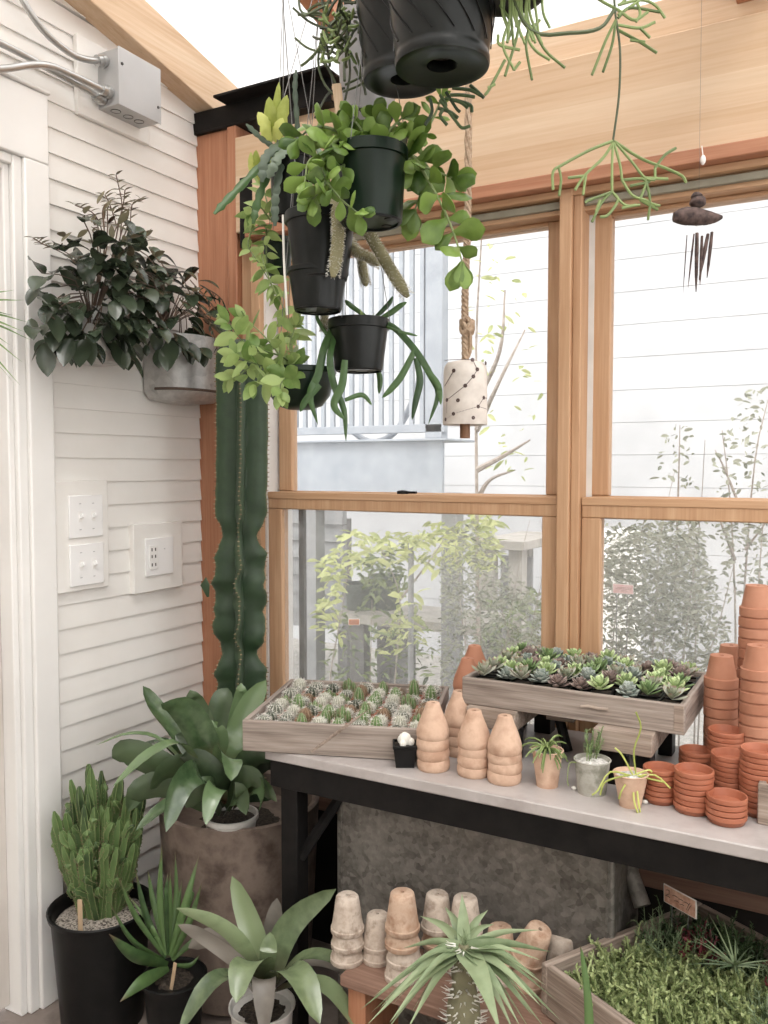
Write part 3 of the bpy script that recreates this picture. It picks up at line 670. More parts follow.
for i in range(9):
    c0 = b+V((rnd.uniform(-.014, .014), rnd.uniform(-.014, .014), .06)); d = (rdir(.5, 1)*.5+V((0, 0, .8))+RIGHT*.2).normalized(); L = rnd.uniform(.03, .07); e = c0+d*L
    st.tube([c0, (c0+e)/2+rdir()*.003, e], .001, 4)
    for k in range(22):
        p = c0.lerp(e, .2+.8*k/22); mb.leaf(p, (rdir(-.1, .8)+d*.6), .011, .0022, 'lance', 0, 2)
c0 = b+V((-.02, -.02, .06)); st.tube(bez([c0, c0-RIGHT*.018+V((0, 0, .0)), c0-RIGHT*.022-V((0, 0, .03)), c0-RIGHT*.02-V((0, 0, .045))]), .0012, 4)
mb.build('foliage', 's_dark', t); st.build('stem', 'gstem', t)
t, b = small_pot('potted_succulent', 'small terracotta pot with long thin yellow-green stems, right of the grey one', 633, 809, .033, .02, .062, 'terrapale')
mb = MB(); c0 = b+V((0, 0, .058)); T = (b-CAM).dot(ray(384, 512).normalized())
for (pts) in ([(636, 775), (634, 750), (641, 728), (636, 712)], [(633, 775), (622, 755), (615, 748)], [(632, 776), (610, 772), (598, 790), (592, 795)], [(636, 776), (655, 775), (668, 786), (670, 788)],
              [(630, 778), (622, 790), (619, 799)], [(636, 780), (638, 798), (640, 812)], [(638, 776), (655, 780), (664, 782)], [(630, 775), (615, 778), (604, 783), (600, 795)], [(634, 775), (648, 770), (652, 772)], [(633, 780), (634, 800), (638, 814)]):
    mb.tube(bez([PD(x, y, T-.01-.025*(i > 0)*(y > 775)) for i, (x, y) in enumerate(pts)], 9), .0017, 5)
mb.build('foliage', 'lime', t)
# small black square pot with a white cactus
b = on(405, 768, 2, TZ)-TOWARD*.018; b.z = TZ
t = thing('potted_cactus', 'small black square pot with a snow-white cactus at the tray corner', 'potted cactus', b, TH)
def sq_pot(s0, s1, h, c, th=.002, rot=0):
    mb = MB(); R3 = Matrix.Rotation(rot, 3, 'Z')
    pr = [(s0, 0), (s1, h*.86), (s1+.0015, h*.86), (s1+.0015, h), (s1-th, h), (s1-th, h-.006)]
    vs = []
    for (q, z) in pr:
        for (x, y) in ((-1, -1), (1, -1), (1, 1), (-1, 1)): vs.append(R3 @ V((x*q, y*q, z))+V(c))
    fs = [(0, 1, 2, 3)]+[(i*4+k, i*4+(k+1) % 4, i*4+4+(k+1) % 4, i*4+4+k) for i in range(5) for k in range(4)]; mb.add(vs, fs); return mb
sq_pot(.019, .024, .048, b, rot=TH).build('pot', 'blackplastic', t, .001); MB().box(b+V((0, 0, .041)), (.042, .042, .004), Matrix.Rotation(TH, 3, 'Z')).build('soil', 'soil', t)
mb = MB()
for (dx, dy, s) in ((0, 0, 1), (.012, .004, .6), (-.011, .006, .65), (.002, -.012, .55)):
    mb.lathe([(.001, 0), (.011*s, .003*s), (.014*s, .012*s), (.011*s, .022*s), (.004*s, .027*s), (.001, .028*s)], b+V((dx, dy, .043)), 22, rib=(11, .14), rr=.7)
mb.build('cactus_body', 'spinew', t)

# ---------------- the two trays
def tray(o, ang, w, d, z0, z1, th, mats, name, label):
    t = thing(name, label, 'planting tray', (o[0], o[1], z0), ang); Rr = Matrix.Rotation(ang, 3, 'Z'); O = V((o[0], o[1], 0))
    def bx(x0, x1, y0, y1, za, zb): return MB().box(O+Rr @ V(((x0+x1)/2, (y0+y1)/2, 0))+V((0, 0, (za+zb)/2)), (x1-x0, y1-y0, zb-za), Rr)
    bx(0, w, 0, th, z0, z1).build('front_board', mats[0], t, .002); bx(0, w, d-th, d, z0, z1).build('back_board', mats[0], t, .002)
    bx(0, th, th, d-th, z0, z1).build('side_board', mats[1], t, .002); bx(w-th, w, th, d-th, z0, z1).build('side_board', mats[1], t, .002)
    bx(th, w-th, th, d-th, z0, z0+.006).build('base_board', mats[0], t)
    return t, (lambda x, y, z=0: O+Rr @ V((x, y, 0))+V((0, 0, z)))
t, L2W = tray((.632, -.585), math.radians(19), .42, .375, TZ+.001, .822, .012, ('grey_x', 'grey_y'), 'cactus_tray', 'weathered wooden tray crowded with small cacti on the bench end')
CTW, CTD, CA = .42, .375, math.radians(19)
# cactus prototypes
def cactus(kind):
    r = thing('potted_cactus', 'x', 'cactus')
    sq_pot(.0155, .0190, .038, (0, 0, 0)).build('pot', 'saucer', r); MB().box((0, 0, .0335), (.034, .034, .003)).build('soil', 'gravel', r)
    z = .034; sp = MB()
    def ribbed(R, h, nr, amp, mat, spm='spinew', spn=7, sl=.006, off=(0, 0)):
        pf = []
        for i in range(9):
            t_ = i/8; pf.append((R*max(.05, (math.sin(math.pi*min(1, .22+.78*t_))**.55)), h*t_))
        MB().lathe(pf, (off[0], off[1], z), nr*6, rib=(nr, amp)).build('cactus_body', mat, r)
        for k in range(nr):
            a = 2*math.pi*k/nr
            for j in range(spn):
                t_ = .1+.88*j/spn; q = R*(math.sin(math.pi*min(1, .22+.78*t_))**.55)
                p = V((off[0]+q*math.cos(a), off[1]+q*math.sin(a), z+h*t_))
                for _ in range(2):
                    d = (V((math.cos(a), math.sin(a), .3))+rdir()*.7).normalized(); sp.tube([p-d*.0006, p+d*sl], [.0006, .0002], 3, cap=False)
    if kind == 0: ribbed(.0125, .042, 8, .25, 'cgreen'); lab = 'green ribbed column cactus'
    if kind == 1: ribbed(.0165, .024, 12, .18, 'cgrey', spn=6, sl=.007); lab = 'round grey spiny cactus'
    if kind == 2: ribbed(.015, .028, 14, .08, 'cpale', spn=7, sl=.006); lab = 'pale woolly round cactus'
    if kind == 3: ribbed(.0135, .032, 9, .2, 'cbrown', spn=6, sl=.006); lab = 'brownish knobby cactus'
    if kind == 4: ribbed(.016, .022, 10, .24, 'cdark', spn=5, sl=.008); lab = 'dark round cactus with long white spines'
    if kind == 5:
        for (dx, dy, s, h) in ((0, 0, .008, .034), (.011, .003, .007, .024), (-.01, .006, .007, .027), (.002, -.011, .006, .02)): ribbed(s, h, 6, .2, 'cgreen', spn=4, sl=.005, off=(dx, dy))
        lab = 'clump of small green finger cacti'
    if kind == 6: ribbed(.014, .038, 10, .16, 'cgreen', spn=6, sl=.007); lab = 'stout light green cactus with white spines'
    sp.build('spines', 'spine' if kind in (0, 3, 5) else 'spinew', r); return r, lab
PC = [cactus(k) for k in range(7)]
rows, cols_ = 8, 9
PLAN = ["140261642", "413056225", "124620313", "265132421", "512246153", "132506214", "145132606", "214510341"]
for r_ in range(rows):
    for c_ in range(cols_):
        k = int(PLAN[r_][c_]); x = .012+.025+c_*(CTW-.074)/(cols_-1); y = .012+.024+r_*(CTD-.072)/(rows-1)
        p = L2W(x+rnd.uniform(-.002, .002), y+rnd.uniform(-.002, .002), TZ+.0085+rnd.uniform(0, .006))
        rw = ['front', 'second', 'third', 'fourth', 'fifth', 'sixth', 'seventh', 'back'][r_]; cw = ['leftmost', 'second from left', 'third from left', 'fourth from left', 'middle', 'fourth from right', 'third from right', 'second from right', 'rightmost'][c_]
        dup(PC[k][0], p, CA+rnd.uniform(-.12, .12), '%s, %s, %s row of cactus tray' % (PC[k][1], cw, rw), 'small cacti in the wooden tray', rnd.uniform(1.0, 1.12) if k in (1, 2, 4) else (1.06, 1.06, rnd.uniform(.85, 1.2)))
for q in PC: remove(q[0])
t = thing('wooden_lath', 'thin brown wooden lath leaning diagonally on the cactus tray front', 'lath', PD(311, 752, 1.83))
a_ = PD(311, 752, 1.80); b_ = PD(372, 707, 1.84); MB().strap([a_, a_.lerp(b_, .5), b_], .009, 'strap', side=(UP+RIGHT*.3), thick=.003).build('strip', 'brown_x', t)
t = thing('wooden_lath', 'short pale strip leaning against the right end of the cactus tray', 'lath', PD(440, 720, 1.86))
MB().strap([PD(444, 722, 1.86), PD(449, 706, 1.9), PD(455, 691, 1.94)], .011, 'strap', side=RIGHT, thick=.003).build('strip', 'signedge', t)

ZS = .868
t, L2S = tray((1.068, -.375), 0, .463, .305, ZS, .926, .012, ('grey_x', 'grey_y'), 'succulent_tray', 'raised grey wooden drawer-like tray full of rosette succulents')
cut = MB().tube([(1.33, -.3765, .898), (1.345, -.377, .901), (1.365, -.3765, .899), (1.385, -.3765, .900)], .0035, 6, flat=.5); cut.build('finger_pull', 'brown_x', t)
MB().box((1.52, -.37, .90), (.018, .012, .05)).build('corner_patch', 'brown_x', t, .001)
def succulent(kind):
    r = thing('potted_succulent', 'x', 'succulent')
    sq_pot(.0175, .0215, .036, (0, 0, 0)).build('pot', 'blackplastic', r); MB().box((0, 0, .0315), (.038, .038, .003)).build('soil', 'soil', r)
    mb = MB(); z = .033
    spec = [('s_green', 20, .024, .011, .25, 1.2, 'upright fresh green succulent'), ('s_blue', 26, .019, .013, .1, 1.0, 'blue-grey rosette succulent'), ('s_purple', 22, .021, .012, .15, 1.1, 'purple-brown rosette succulent'),
            ('s_pale', 16, .025, .010, .35, 1.25, 'pale fuzzy-leaved succulent'), ('s_dark', 18, .026, .009, .3, 1.3, 'dark green pointed succulent')][kind]
    for i in range(spec[1]):
        a = i*2.4; el = spec[4]+(i/spec[1])*spec[5]; L = spec[2]*(1.05-.5*i/spec[1])
        d = V((math.cos(a)*math.cos(el), math.sin(a)*math.cos(el), math.sin(el)))
        mb.leaf(V((0, 0, z+.008+i*.0006)), d, L*1.3*rnd.uniform(.85, 1.12), spec[3]*1.25*(1-.3*i/spec[1]), 'paddle', -.35, 5, .35, thick=.0018)
    mb.build('rosette', spec[0], r); return r, spec[6]
PS = [succulent(k) for k in range(5)]
rn = ['front', 'second', 'third', 'fourth', 'fifth', 'back']
cn = ['leftmost', 'second from left', 'third from left', 'fourth from left', 'fifth from left', 'fifth from right', 'fourth from right', 'third from right', 'second from right', 'rightmost']
PL2 = ["3131220143", "3040312030", "0321043104", "3102341302", "0241310203", "4310203120"]
for r_ in range(6):
    for c_ in range(10):
        k = int(PL2[r_][c_]); x = .012+.024+c_*(.463-.072)/9; y = .012+.024+r_*(.305-.07)/5
        p = L2S(x+rnd.uniform(-.003, .003), y+rnd.uniform(-.003, .003), ZS+.0075+rnd.uniform(.004, .010))
        dup(PS[k][0], p, rnd.choice((0, 1.57, 3.14, 4.71))+rnd.uniform(-.1, .1), '%s, %s, %s row of raised tray' % (PS[k][1], cn[c_], rn[r_]), 'small succulents in the raised tray', rnd.uniform(1.0, 1.13), (rnd.uniform(-.12, .12), rnd.uniform(-.12, .12)))
for q in PS: remove(q[0])
# risers under the raised tray
def riser(x0, x1, y0, label, legs):
    t = thing('wooden_riser', label, 'riser', ((x0+x1)/2, y0, TZ))
    MB().bb(x0, x1, y0, y0+.30, .826, ZS).build('crosspiece', 'brown_x', t, .002)
    for (a, b, c, d) in legs: MB().bb(a, b, c, d, TZ, .826).build('leg', 'blacksteel', t, .002)
riser(1.085, 1.195, -.39, 'wooden riser with dark legs under the left of the raised tray', [(1.15, 1.19, -.36, -.32), (1.09, 1.12, -.14, -.10), (1.15, 1.19, -.14, -.10)])
riser(1.365, 1.478, -.41, 'wooden riser with dark legs under the right of the raised tray', [(1.37, 1.42, -.385, -.335), (1.44, 1.47, -.385, -.335), (1.37, 1.41, -.16, -.12), (1.44, 1.47, -.16, -.12)])
t = thing('metal_stand', 'black slanted metal bar behind the grassy potted plant', 'stand', (1.24, -.3, TZ))
MB().tube([(1.235, -.22, .826), (1.262, -.235, TZ)], .012, 8).build('bar', 'blacksteel', t)
MB().box((1.25, -.23, .845), (.06, .06, .04)).build('block', 'brown_x', t)
# pebbles on the bench
for i, (x, y) in enumerate(((574, 790), (645, 804))):
    p = on(x, y, 2, TZ); o = MB().ell(p+V((0, 0, .004)), (.0055, .0045, .004), rr=.8).build('pebble', 'whitestring'); tag(o, ['white pebble on the bench by the grey mossy pot', 'pale pebble on the bench by the stringy plant pot'][i], 'pebble')
# box at the right edge of the bench
t = thing('wooden_box', 'rough small wooden box at the right edge of the bench', 'box', (1.70, -.5, TZ))
B0 = on(757, 824, 2, TZ); x0, y0 = B0.x, B0.y
MB().bb(x0, x0+.2, y0, y0+.012, TZ, TZ+.072).build('front_board', 'brown_x', t, .002); MB().bb(x0, x0+.012, y0+.012, y0+.12, TZ, TZ+.072).build('side_board', 'brown_y', t, .002)
MB().bb(x0, x0+.2, y0+.12, y0+.132, TZ, TZ+.072).build('back_board', 'brown_x', t, .002); MB().bb(x0+.012, x0+.2, y0+.012, y0+.12, TZ, TZ+.05).build('soil', 'soil', t)

# ================================================================== SEDUM CRATE
CZ0, CZ1 = SZ+.001, .47; A0 = on(541, 962, 2, CZ1); B1 = on(697, 900, 2, CZ1)
dl = V((B1.x-A0.x, B1.y-A0.y, 0)); Lc = dl.length; ang = math.atan2(dl.y, dl.x)-math.pi/2
t = thing('sedum_crate', 'rough wooden crate packed with green sedum at the lower right', 'planter crate', (A0.x, A0.y, CZ0), ang)
Rc = Matrix.Rotation(ang, 3, 'Z'); Wc = .46; OC = V((A0.x, A0.y, 0))
def C2W(x, y, z): return OC+Rc @ V((x, y, 0))+V((0, 0, z))
def cb(x0, x1, y0, y1, z0, z1): return MB().box(C2W((x0+x1)/2, (y0+y1)/2, (z0+z1)/2), (x1-x0, y1-y0, z1-z0), Rc)
cb(0, .016, 0, Lc, CZ0, CZ1).build('side_board', 'brown_y', t, .003); cb(Wc-.016, Wc, 0, Lc, CZ0, CZ1).build('side_board', 'brown_y', t, .003)
cb(.016, Wc-.016, 0, .016, CZ0, CZ1).build('end_board', 'brown_x', t, .003); cb(.016, Wc-.016, Lc-.016, Lc, CZ0, CZ1).build('end_board', 'brown_x', t, .003)
cb(.016, Wc-.016, .016, Lc-.016, CZ0, CZ0+.055).build('soil', 'soil', t)
t2 = thing('low_platform', 'low reddish wooden platform under the sedum crate', 'platform', (1.7, -.7, 0))
MB().bb(1.36, 2.1, -.85, -.668, SZ-.022, SZ).build('board', 'plank', t2, .002)
for (x, y) in ((1.40, -.81), (2.06, -.81), (1.40, -.70), (2.06, -.70)): MB().bb(x-.02, x+.02, y-.02, y+.02, 0, SZ-.022).build('leg', 'red_z', t2)
def sprig(mb, p, d, L, nl, ll, lw, curl=.4, needle=False):
    p = V(p); d = V(d).normalized(); n = 5; pts = [p]
    for i in range(n): pts.append(pts[-1]+d*L/n); d = (d+UP*curl/n+rdir()*.12).normalized()
    mb.tube(pts, [lw*.35]*n+[lw*.2], 4, cap=False)
    for k in range(nl):
        u = (k+.5)/nl*n; i = min(n-1, int(u)); q = pts[i].lerp(pts[i+1], u-i); ax = (pts[i+1]-pts[i]).normalized()
        e = rdir(); e = (e-ax*e.dot(ax)).normalized(); dd = (e+ax*.8).normalized()
        mb.strap([q, q+dd*ll*.6, q+dd*ll], lw, 'oval' if not needle else 'spike', side=ax.cross(dd), fold=.4)
def inside(): return rnd.uniform(.03, Wc-.03), rnd.uniform(.03, Lc-.03)
m1 = MB(); m2 = MB(); m3 = MB(); m4 = MB()
for i in range(1900):
    x, y = inside(); f = noise.noise(V((x*7, y*7, 3)))*.6+(y/Lc)*.9+(x/Wc)*.25
    p = C2W(x, y, CZ0+.055); hgt = .046+.05*noise.noise(V((x*17, y*17, 9)))
    if f < .62: sprig(m1, p, rdir(.25, 1), hgt*rnd.uniform(.6, 1.15), 20, .0088, .0058, curl=.1)
    elif f < .80: sprig(m3, p, rdir(.3, 1), hgt*rnd.uniform(.8, 1.4), 12, .014, .0026, needle=True)
    else: sprig(m2, p, rdir(.4, 1), hgt*rnd.uniform(.9, 1.6), 16, .009, .0034)
for i in range(60):
    x, y = rnd.choice(((.11, .30), (.36, .10), (.30, .33))); x += rnd.gauss(0, .018); y += rnd.gauss(0, .018)
    sprig(m4, C2W(x, y, CZ0+.06), rdir(.6, 1), .06, 9, .012, .006)
tag(m1.build('pale_sedum', 'sed1'), 'pale green bushy sedum filling the front of the crate', 'sedum', kind='stuff')
tag(m2.build('dark_sedum', 'sed2'), 'dark pine-like sedum at the back of the crate', 'sedum', kind='stuff')
tag(m3.build('needle_sedum', 'sed3'), 'blue-green needle-leaved sedum across the crate middle', 'sedum', kind='stuff')
tag(m4.build('red_sedum', 'sedred'), 'dark red sedum patches between the green ones in the crate', 'sedum', kind='stuff')
def spray(px, py, d, n, lab, L, mat, w, name='grassy_succulent'):
    o = PD(px, py, d); mb = MB()
    for i in range(n):
        dr = rdir(.05, .8); mb.leaf(o, dr, L*rnd.uniform(.6, 1.1), w, 'spike', .3, 5, .3, thick=w*.3)
    tag(mb.build(name, mat), lab, 'succulent')
spray(613, 935, 1.72, 26, 'spiky grass-like succulent at the back left of the crate', .06, 'sed3', .0045)
spray(735, 966, 1.52, 34, 'fan of slender blue-green stems at the right of the crate', .085, 'sed3', .0045)
# one long upright blade in front of the crate
b0 = C2W(.03, .03, CZ0+.05); t = MB().strap(bez([PD(590, 1050, 1.40), PD(588, 1000, 1.41), PD(583, 960, 1.42), PD(580, 945, 1.42)], 10), .017, 'spike', side=RIGHT, fold=.5, thick=.003)
tag(t.build('aloe_leaf', 'aloe'), 'single tall pointed green blade in front of the crate corner', 'leaf')
# price card on wire legs in the crate
def card(name, label, c, right, up, w, h, mat, edge, wires, wirelen, marks, wmat='wire', mm='mark'):
    c = V(c); right = V(right).normalized(); nn = right.cross(V(up)).normalized(); up = nn.cross(right).normalized() if False else V(up).normalized()
    t = thing(name, label, 'price card', c)
    R3 = Matrix((right, (-nn), up)).transposed() if True else None
    MB().box(c, (w, .002, h), R3).build('card_frame', edge, t, .001)
    MB().box(c+nn*.0013, (w*.93, .0012, h*.88), R3).build('card_face', mat, t)
    mk = MB()
    for (x, y, x2, y2) in marks: mk.tube([c+right*x*w+up*y*h+nn*.0022, c+right*(x+x2)/2*w+up*((y+y2)/2+.03)*h+nn*.0022, c+right*x2*w+up*y2*h+nn*.0022], .0006, 4)
    mk.build('lettering', mm, t)
    for x in wires: MB().tube([c+right*x*w-up*h*.4-nn*.002, c+right*x*w-up*(h*.5+.004), c+right*x*w*.9-V((0, 0, wirelen))], .0011, 6).build('wire_leg', wmat, t)
    return t
cc = PD(680, 901, 1.66)
r_ = (PD(696, 909, 1.62)-PD(665, 892, 1.69))
TWO = [(-.40, .22, -.30, .28), (-.30, .28, -.31, .08), (-.31, .08, -.42, -.1), (-.42, -.1, -.28, -.08)]
SCR = [(-.2, .12, -.05, .15), (-.03, .1, .12, .12), (.14, .1, .3, .1), (-.15, -.12, -.02, -.08), (.02, -.14, .15, -.1), (.22, -.22, .32, .2), (.26, -.25, .36, .12)]
card('price_card', 'white-framed orange price card standing on wires in the sedum crate', cc, r_, UP+(TOWARD*-.1), .084, .036, 'sign', 'signedge', (-.25, .25), .085, TWO+SCR)

# ================================================================== FLOOR PLANTS, LEFT
def spx(mb, D, pts, w, prof='strap', rr=None, fold=.16, side=None, n=14, thick=0, twist=0):
    P3 = bez([PD(p[0], p[1], D+(p[2] if len(p) > 2 else 0)) for p in pts], n); mb.strap(P3, w*D/850, prof, side, fold, rr, thick, twist)
# clump cactus in black nursery pot
D1 = 2.12; c = PD(101, 905, D1); zr = c.z; c = V((c.x, c.y, 0))
t = thing('potted_cactus', 'bushy clump of green ribbed cactus stems in a big black nursery pot by the door', 'potted cactus', c)
MB().lathe([(.001, 0), (.098, 0), (.118, zr-.028), (.118, zr-.012), (.126, zr-.010), (.128, zr), (.124, zr+.003), (.118, zr), (.114, zr-.01), (.11, zr-.03), (.001, zr-.03)], c, 40).build('pot', 'blackplastic', t)
soil_mb(.115, zr-.032, c, .012).build('soil', 'gravel', t)
mb = MB(); sp = MB()
def ribcol(mb, sp, p, d, L, R, nr=5, seg=9, amp=.42, spn=True, rr=None):
    p = V(p); d = V(d).normalized(); u = d.orthogonal().normalized(); w = d.cross(u); a0 = rnd.uniform(0, 6); rr = rnd.random() if rr is None else rr
    k = nr*4; vs = []; cs = []; 
    for i in range(seg+1):
        t_ = i/seg; q = R*(1 if t_ < .90 else max(.35, math.cos((t_-.90)/.10*math.pi/2)**.6))*(1+.12*math.sin(t_*L*300))*(.85+.15*min(1, t_*3))
        ctr = p+d*L*t_+u*.004*math.sin(t_*4+a0)
        for j in range(k):
            a = a0+2*math.pi*j/k; e = .5+.5*math.cos(nr*(a-a0)); e = e**1.6; r2 = q*(1-amp+amp*e); vs.append(ctr+u*math.cos(a)*r2+w*math.sin(a)*r2); cs.append((t_, rr, e))
    mb.add(vs, [(i*k+j, i*k+(j+1) % k, (i+1)*k+(j+1) % k, (i+1)*k+j) for i in range(seg) for j in range(k)]+[tuple(range(seg*k, seg*k+k))], cs)
    if spn:
        for j in range(nr):
            a = a0+2*math.pi*j/nr; o = u*math.cos(a)+w*math.sin(a)
            for i in range(int(L/.009)):
                t_ = (i+.5)*.009/L
                if t_ > .97: break
                q = R*(1 if t_ < .82 else max(.15, math.cos((t_-.82)/.18*math.pi/2)))
                s0 = p+d*L*t_+o*q*.96+u*.004*math.sin(t_*4+a0); sp.tube([s0, s0+o*.0035+UP*.0015], [.0011, .0003], 3, cap=False)
base = V((c.x, c.y, zr-.03))
for i in range(88):
    a = i*2.39996; q = .092*math.sqrt((i+.5)/88); out = V((math.cos(a), math.sin(a), 0))
    hh = .385*math.sqrt(max(.10, 1-(q/.118)**2))*rnd.uniform(.72, 1.0); R_ = rnd.uniform(.0105, .0135)
    p0 = base+out*q*.52-RIGHT*.006-TOWARD*.022; d = (UP+out*(.25*q/.1)+rdir()*.07).normalized()
    ribcol(mb, sp, p0, d, hh, R_, 5, 18, amp=.34)
    for _ in range(2 if q > .05 else 1):
        h0 = rnd.uniform(.25, .85)*hh; ribcol(mb, sp, p0+d*h0, (UP*.9+out*.45+rdir()*.35).normalized(), rnd.uniform(.03, .06), .0105, 5, 6, amp=.34)
mb.build('cactus_stems', 'euph', t); sp.build('spines', 'spine', t)
a_ = on(81, 930, 2, zr-.022)+TOWARD*.004; MB().box(a_+V((0, 0, .035)), (.012, .003, .085), Matrix.Rotation(TH, 3, 'Z')).build('plant_stake', 'stake', t, .002)

# small spiky plant in front
D2 = 2.0; c = PD(174, 975, D2); zr = c.z; c = V((c.x, c.y, 0))
t = thing('potted_succulent', 'spiky narrow-leaved plant in a small black pot beside the clump cactus', 'potted plant', c)
MB().lathe([(.001, 0), (.056, 0), (.070, zr-.012), (.075, zr-.010), (.077, zr), (.073, zr+.002), (.069, zr-.004), (.001, zr-.02)], c, 36).build('pot', 'blackplastic', t)
soil_mb(.068, zr-.016, c, .01).build('soil', 'soil', t)
mb = MB(); F = RIGHT
for (w, pts) in ((10, [(163, 955), (135, 915, -.02), (118, 876, -.05)]), (12, [(165, 958), (146, 915), (135, 868)]), (12, [(166, 955), (160, 900, .02), (162, 842, .03)]), (9, [(168, 955), (170, 910), (170, 868)]),
                 (13, [(170, 955), (185, 905), (199, 855, .03)]), (11, [(172, 958), (190, 920, -.02), (202, 882, -.02)]), (9, [(165, 955), (150, 925), (128, 895, .04)]),
                 (9, [(164, 960), (132, 940, -.06), (109, 902, -.08)]), (17, [(166, 965), (135, 955, -.07), (109, 934, -.11)]), (15, [(168, 968), (142, 982, -.08), (120, 1002, -.12)]), (11, [(172, 960), (195, 940, .02), (210, 930, .04)]),
                 (10, [(167, 955), (176, 915, .04), (182, 880, .06)]), (10, [(166, 955), (153, 900, .05), (148, 870, .06)]), (9, [(168, 955), (166, 900, -.03), (168, 872, -.03)]), (8, [(174, 965), (190, 965, .02), (200, 955, .03)]),
                 (9, [(167, 955), (190, 900, .03), (192, 890, .05)]), (9, [(169, 955), (176, 900, .05), (175, 850, .07)])):
    side = TOWARD.cross(PD(pts[-1][0], pts[-1][1], D2)-PD(pts[0][0], pts[0][1], D2))
    spx(mb, D2, pts, w*(.62 if w < 14 else .85), 'blade', side=side, fold=.5, thick=.0025)
mb.build('foliage', 'aloe', t)
a_ = on(173, 991, 2, zr-.012); MB().box(a_+V((0, 0, .028)), (.010, .003, .085), Matrix.Rotation(.2, 3, 'Y')).build('plant_stake', 'stake', t, .002)

# big clay pot with tall cactus
D4 = 2.27; c = PD(240, 798, D4); zr = c.z; c = V((c.x, c.y, 0)); c.x = max(c.x, .235)
t = thing('clay_planter', 'large brown clay pot with a tall dark columnar cactus in the corner', 'potted cactus', c)
MB().lathe([(.001, 0), (.16, 0), (.185, .02), (.208, zr-.06), (.21, zr-.012), (.212, zr), (.205, zr+.004), (.193, zr-.002), (.19, zr-.06), (.001, zr-.07)], c, 56).build('pot', 'bigclay', t)
soil_mb(.192, zr-.075, c, .015, 36).build('soil', 'soil', t)
mb = MB(); sp = MB(); DT = 2.36
H0 = zr-.07; tops = CAM.z+ray(238, 340).z*DT
ctr0 = PD(242, 467, DT); k = 4; seg = 110; a0 = math.atan2(TOWARD.y, TOWARD.x)+.10; vs = []; cs = []; K = 40
def ZW(z): return .09 if z < 1.15 else max(.015, .09-(z-1.15)*.4)
def tallr(z, j):
    py = 512-(z-CAM.z)/DT*850+45                      # section pinches down the stem
    seg_ = [(1.62, .30), (1.02, .30), (.72, .25)]
    q = .071
    for zp, am, wd in ((1.19, .33, .035), (.86, .30, .032), (.55, .35, .05)): q *= 1-am*math.exp(-((z-zp)/wd)**2)
    q *= 1+ZW(z)*(.55*math.sin(z*55+j*2.1)+.5*math.sin(z*97+j*4.0)+.3*math.sin(z*171+j))
    if z > tops-.05: q *= math.sqrt(max(.02, 1-((z-tops+.05)/.05)**2))
    return q
for i in range(seg+1):
    z = H0+(tops-H0)*i/seg; cx = ctr0+RIGHT*(.006*math.sin(z*5)-.004)
    for j in range(K):
        a = 2*math.pi*j/K; e = (.5+.5*math.cos(k*a)); e2 = e**2.0; rr_ = tallr(z, round(j/10) % 4)*(.22+.78*e2); a += ZW(z)*(math.sin(z*46+.5*round(j/10))+.5*math.sin(z*81+round(j/10)))
        vs.append(V((cx.x+math.cos(a+a0)*rr_, cx.y+math.sin(a+a0)*rr_, z))); cs.append((i/seg, .5, e2**3))
mb.add(vs, [(i*K+j, i*K+(j+1) % K, (i+1)*K+(j+1) % K, (i+1)*K+j) for i in range(seg) for j in range(K)]+[tuple(range(seg*K, seg*K+K))], cs)
mb.build('cactus_stem', 'tall', t)
z = H0
while z < tops-.03:
    for j in range(4):
        a = a0+j*math.pi/2+ZW(z)*(math.sin(z*46+.5*j)+.5*math.sin(z*81+j)); q = tallr(z, j); cx = ctr0+RIGHT*(.006*math.sin(z*5)-.004); o = V((math.cos(a), math.sin(a), 0)); p = V((cx.x, cx.y, z))+o*q*.985
        s_ = V((-o.y, o.x, 0))
        for e in (-1, 1): sp.tube([p, p+o*.006+s_*e*.003], [.0022, .0005], 4, cap=False)
    z += .0125
sp.build('spines', 'spine', t)
nb = MB(); nb.strap([PD(208, 597, 2.32), PD(205, 585, 2.31), PD(206, 577, 2.31)], .026, 'oval', side=RIGHT, thick=.006); nb.build('small_pad', 'tall', t)

